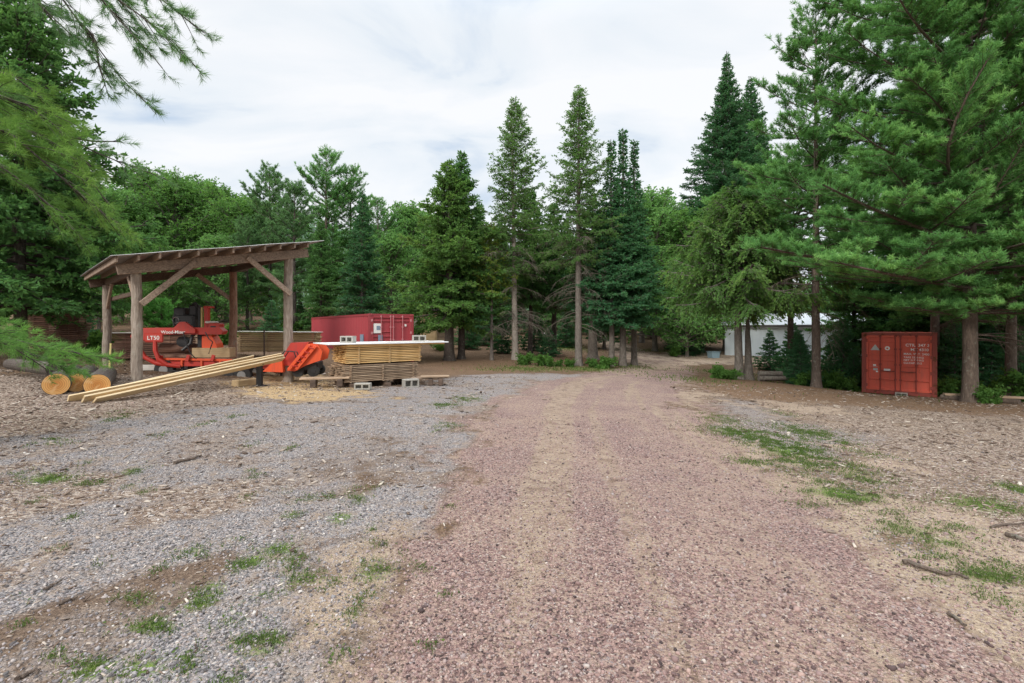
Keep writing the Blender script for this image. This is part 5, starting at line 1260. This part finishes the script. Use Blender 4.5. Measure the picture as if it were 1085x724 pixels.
# near white pine whose trunk stands outside the left edge
rng = np.random.default_rng(77)
NP = np.array([-7.4, 5.2]); npz = gf(*NP)
near = thing('white_pine', 'near white pine at the left edge, its soft boughs hanging into view', 'tree', (*NP, npz))
def to_near(pts): return [np.array(p) - [NP[0], NP[1], npz] for p in pts]
link('trunk', trunk_mesh(rng, 13, .24, M['bark_pine']), near)
def bough_set(name, paths, twig, mat, **over):
    sp = []; Ls = []
    for path in paths:
        pts = np.array(to_near(path)); seg = np.r_[0, np.cumsum(np.linalg.norm(np.diff(pts, axis=0), axis=1))]
        tt = np.linspace(0, seg[-1], 12); sp.append(np.stack([np.interp(tt, seg, pts[:, k]) for k in range(3)], -1)); Ls.append(seg[-1])
    sp = np.array(sp); Ls = np.array(Ls)
    # side limbs
    p0 = dict(twd=5, tr=twig, tmin=.18, tmax=.75, s0=.25, spow=.9, planar=True, flat=.3, ta=42, tup=0., tdroop=.12, twr=.006, shd=9, u0=.35,
              kind='needle', nn=34, nl=.115, nw=.0026, sl=.10, nang=38, spread=.55, fwd=.9, sup=.1, vflat=.8)
    p0.update(over)
    (V, Fc, T), (TV, TF) = foliage(rng, sp, Ls, p0)
    link('crown', mesh_np('crown', V, Fc, M[mat], {'tint': T}), near)
    BV, BF = tubes(sp, np.linspace(.022, .005, 12)[None] * np.ones((len(sp), 1)), 6)
    link('branches', mesh_np('branches', np.r_[BV, TV], [BF, TF + len(BV)], M['bark_dark']), near)
tr = lambda z: np.array([NP[0], NP[1], z])
bough_set('upper', [
    [tr(6.3), P(20, -70, 5.6), P(70, 5, 5.6), P(100, 45, 5.7), P(125, 80, 5.8), P(156, 110, 5.9)],
    [tr(6.8), P(60, -80, 5.9), P(125, 0, 5.9), P(165, 28, 6.0), P(190, 50, 6.1), P(207, 70, 6.1)],
    [tr(7.0), P(110, -90, 6.2), P(160, -10, 6.2), P(190, 15, 6.2), P(216, 34, 6.3)],
    [tr(6.0), P(-10, -60, 5.4), P(45, 10, 5.4), P(75, 35, 5.5), P(105, 68, 5.6)],
    [tr(6.6), P(70, -60, 5.7), P(110, 5, 5.7), P(140, 35, 5.8), P(172, 72, 5.9)],
    [P(85, 25, 5.6), P(100, 40, 5.7), P(105, 70, 5.7), P(112, 92, 5.7)],
], .22, 'red_pine', twd=8, shd=10, tmin=.16)
bough_set('middle', [
    [tr(5.0), P(-30, 95, 5.2), P(20, 105, 5.4), P(60, 135, 5.6), P(95, 175, 5.8)],
    [tr(4.8), P(-40, 120, 5.0), P(10, 140, 5.2), P(50, 175, 5.4), P(90, 210, 5.6), P(128, 240, 5.8)],
    [tr(4.6), P(-40, 160, 4.9), P(0, 175, 5.0), P(40, 205, 5.2), P(80, 245, 5.4)],
    [tr(5.2), P(-30, 70, 5.5), P(15, 80, 5.6), P(45, 105, 5.7)],
    [tr(4.9), P(-20, 130, 5.3), P(30, 135, 5.4), P(75, 165, 5.6), P(112, 212, 5.8)],
], .42, 'yellow_pine', twd=11, shd=10, nn=26, nw=.0026, tmax=.9, u0=.3, tr=.36)
bough_set('feather', [
    [tr(5.0), P(20, 110, 6.0), P(75, 148, 6.2), P(110, 166, 6.3), P(145, 178, 6.4), P(176, 190, 6.5)],
    [P(70, 145, 6.2), P(100, 150, 6.2), P(125, 150, 6.3)],
], .2, 'red_pine', twd=5, tmin=.14, shd=8)
bough_set('lower', [
    [tr(2.6), P(-60, 335, 6.2), P(0, 365, 6.6), P(45, 380, 7.0), P(82, 392, 7.3)],
    [tr(2.5), P(-50, 340, 6.6), P(20, 362, 7.0), P(70, 372, 7.4), P(112, 380, 7.8)],
    [tr(2.5), P(-70, 320, 6.0), P(-10, 355, 6.3), P(25, 375, 6.6), P(50, 392, 6.9)],
    [tr(2.5), P(-40, 335, 7.0), P(5, 350, 7.4), P(40, 364, 7.6), P(88, 376, 7.9)],
], .24, 'near_pine', twd=13, shd=11, nn=26, nw=.0032, tup=.06, u0=.2, tmax=.5)

# ------------------------------------------------------------------ loose stones, chips and weeds on the ground
rng = np.random.default_rng(91)
def scatter(n, y0, y1, k=1.12, pw=1.0):
    """points spread over the ground the photograph covers, denser near"""
    y = y0 + (y1 - y0) * rng.random(n) ** pw; x = (rng.random(n) * 2 - 1) * y * k
    return x, y
phi = (1 + 5 ** .5) / 2
ICO = np.array([(-1, phi, 0), (1, phi, 0), (-1, -phi, 0), (1, -phi, 0), (0, -1, phi), (0, 1, phi), (0, -1, -phi), (0, 1, -phi), (phi, 0, -1), (phi, 0, 1), (-phi, 0, -1), (-phi, 0, 1)]) / 1.9
ICF = np.array([(0, 11, 5), (0, 5, 1), (0, 1, 7), (0, 7, 10), (0, 10, 11), (1, 5, 9), (5, 11, 4), (11, 10, 2), (10, 7, 6), (7, 1, 8), (3, 9, 4), (3, 4, 2), (3, 2, 6), (3, 6, 8), (3, 8, 9), (4, 9, 5), (2, 4, 11), (6, 2, 10), (8, 6, 7), (9, 8, 1)])
x, y = scatter(150000, 1.9, 9.5, 1.12, .9)
W = zone_at(x, y); pk = W[:, PINK]; gy_ = W[:, GREY]; oth = W[:, SAND] * .45 + W[:, CHIP] * .25 + W[:, DIRT] * .15
patch = fbm(x * 1.3, y * 1.3, 41, 4)
dens = (pk * (.9 - .8 * np.clip(patch - .45, 0, .4) * 2) + gy_ * .85 + oth)
keep = rng.random(len(x)) < np.clip(dens, 0, 1) * np.clip(1.25 - y / 9.5, .12, 1)
x, y, pk, gy_ = x[keep], y[keep], pk[keep], gy_[keep]; n = len(x)
r = np.exp(rng.normal(math.log(.0062), .36, n)); r = np.clip(r, .0032, .020) * (1 + np.clip(y - 4, 0, 6) * .06)
z = g(x, y)
rot = rng.normal(size=(n, 3, 3)); q_, _ = np.linalg.qr(rot)
sh = ICO[None] * rng.uniform(.65, 1.35, (n, 12, 1))
sh = np.einsum('nij,nkj->nki', q_, sh * rng.uniform(.6, 1.3, (n, 1, 3))) * r[:, None, None]
sh[:, :, 2] *= .8
Vs = sh + np.stack([x, y, z + r * .18], -1)[:, None]
Fs = (ICF[None] + (np.arange(n) * 12)[:, None, None]).reshape(-1, 3)
kind_ = np.clip(gy_ / (pk + gy_ + .05) + rng.normal(0, .12, n), 0, 1)
tag(link('gravel_stones', mesh_np('gravel_stones', Vs.reshape(-1, 3), Fs, M['stone'], {'tint': np.repeat(rng.random(n), 12), 'stone_kind': np.repeat(kind_, 12)})), 'loose gravel stones over the drive and yard', kind='stuff')
# wood and bark chips
x, y = scatter(95000, 2.0, 18, 1.15, .8)
W = zone_at(x, y); dens = W[:, CHIP] * .9 + W[:, DIRT] * .55 + W[:, NEED] * .25 + W[:, GREY] * .10 + W[:, SAND] * .12 + W[:, SAW] * .4 + W[:, FLOOR] * .3
keep = rng.random(len(x)) < dens; x, y, W = x[keep], y[keep], W[keep]; n = len(x)
L = np.minimum(np.clip(np.exp(rng.normal(math.log(.015), .6, n)), .006, .09), .012 * y) * (1 + y / 12); wd = L * rng.uniform(.18, .45, n); th = np.minimum(.012, wd * .35)
a = rng.random(n) * 6.283; tilt = rng.normal(0, .22, n)
ex = np.stack([np.cos(a) * np.cos(tilt), np.sin(a) * np.cos(tilt), np.sin(tilt)], -1); ey = np.stack([-np.sin(a), np.cos(a), rng.normal(0, .2, n)], -1); ey = unit(ey); ez = np.cross(ex, ey)
BX = np.array([(-1, -1, -1), (1, -.6, -1), (1, .7, -1), (-1, 1, -1), (-1, -1, 1), (1, -.6, 1), (1, .7, 1), (-1, 1, 1)]) * .5
BXF = np.array([(0, 3, 2, 1), (4, 5, 6, 7), (0, 1, 5, 4), (1, 2, 6, 5), (2, 3, 7, 6), (3, 0, 4, 7)])
Vs = np.stack([x, y, g(x, y) + th * .6 + np.abs(np.sin(tilt)) * L * .4], -1)[:, None] + BX[None, :, 0:1] * (ex * L[:, None])[:, None] + BX[None, :, 1:2] * (ey * wd[:, None])[:, None] + BX[None, :, 2:3] * (ez * th[:, None])[:, None]
T = np.clip(rng.beta(1.6, 1.5, n) + .12 * (W[:, SAW] > .4), 0, 1)
tag(link('wood_chips', mesh_np('wood_chips', Vs.reshape(-1, 3), (BXF[None] + (np.arange(n) * 8)[:, None, None]).reshape(-1, 4), M['chip'], {'tint': np.repeat(T, 8)})), 'bark and wood chips strewn over the yard', kind='stuff')
# weeds: grass blades and small leaves in the patches
bv_, bt_ = [], []; lv_, lt_ = [], []
for (c, ex_, ey_, k) in WP:
    area = ex_ * ey_ * 3.14
    nb = int(min(9000, k * area * 7000 + 60)); 
    if c[1] > 12: nb = int(min(2200, k * area * 90 + 60))
    q = rng.normal(0, .66, (nb, 2)); px_ = c[0] + q[:, 0] * ex_; py_ = c[1] + q[:, 1] * ey_
    cl = fbm(px_ * 9, py_ * 9, 55, 2); ok = rng.random(nb) < np.clip((cl - .36) * 5, .05, 1); px_, py_ = px_[ok], py_[ok]; nb = len(px_)
    h = rng.uniform(.008, .032, nb) * (1 if c[1] < 12 else 4.); wd_ = (.0020 if c[1] < 6 else .0036 if c[1] < 12 else .014) * rng.uniform(.7, 1.5, nb)
    a = rng.random(nb) * 6.283; ln = rng.uniform(.2, 1.0, nb) * h
    base = np.stack([px_, py_, g(px_, py_) - .002], -1); dirh = np.stack([np.cos(a), np.sin(a), np.zeros(nb)], -1); pr = np.stack([-np.sin(a), np.cos(a), np.zeros(nb)], -1) * wd_[:, None]
    mid = base + dirh * (ln * .4)[:, None] + UP * (h * .6)[:, None]; tip = base + dirh * ln[:, None] + UP * h[:, None]
    bv_.append(np.stack([base - pr, base + pr, mid + pr * .7, mid - pr * .7, tip], 1)); bt_.append(np.clip(rng.random(nb) ** 1.3 * .75 + .35 * rng.random() ** 2 + .25 * (rng.random(nb) < .12), 0, 1))
    if c[1] < 12:
        nl_ = int(nb * .35); j = rng.integers(0, max(1, nb), nl_)
        lc = base[j] + np.stack([rng.normal(0, .01, nl_), rng.normal(0, .01, nl_), rng.uniform(.006, .035, nl_)], -1)
        a1 = unit(rng.normal(size=(nl_, 3)) * [1, 1, .35]); b1 = unit(np.cross(a1, UP + rng.normal(0, .3, (nl_, 3)))); s_ = rng.uniform(.004, .012, nl_)[:, None]
        lv_.append(np.stack([lc - a1 * s_, lc + b1 * s_ * .6, lc + a1 * s_, lc - b1 * s_ * .6], 1)); lt_.append(rng.random(nl_) * .7)
B_ = np.concatenate(bv_); bt = np.concatenate(bt_); nB = len(B_); L_ = np.concatenate(lv_); lt = np.concatenate(lt_); nL = len(L_)
o5 = (np.arange(nB) * 5)[:, None]
me = mesh_np('weeds', np.r_[B_.reshape(-1, 3), L_.reshape(-1, 3)], [o5 + np.array([[0, 1, 2, 3]]), o5 + np.array([[3, 2, 4]]), nB * 5 + np.arange(nL * 4).reshape(-1, 4)], M['grass'], {'tint': np.r_[np.repeat(bt, 5), np.repeat(lt, 4)]})
tag(link('grass', me), 'small weeds and grass tufts growing in the gravel', kind='stuff')
print('tris', sum(len(m.polygons) for m in bpy.data.meshes))
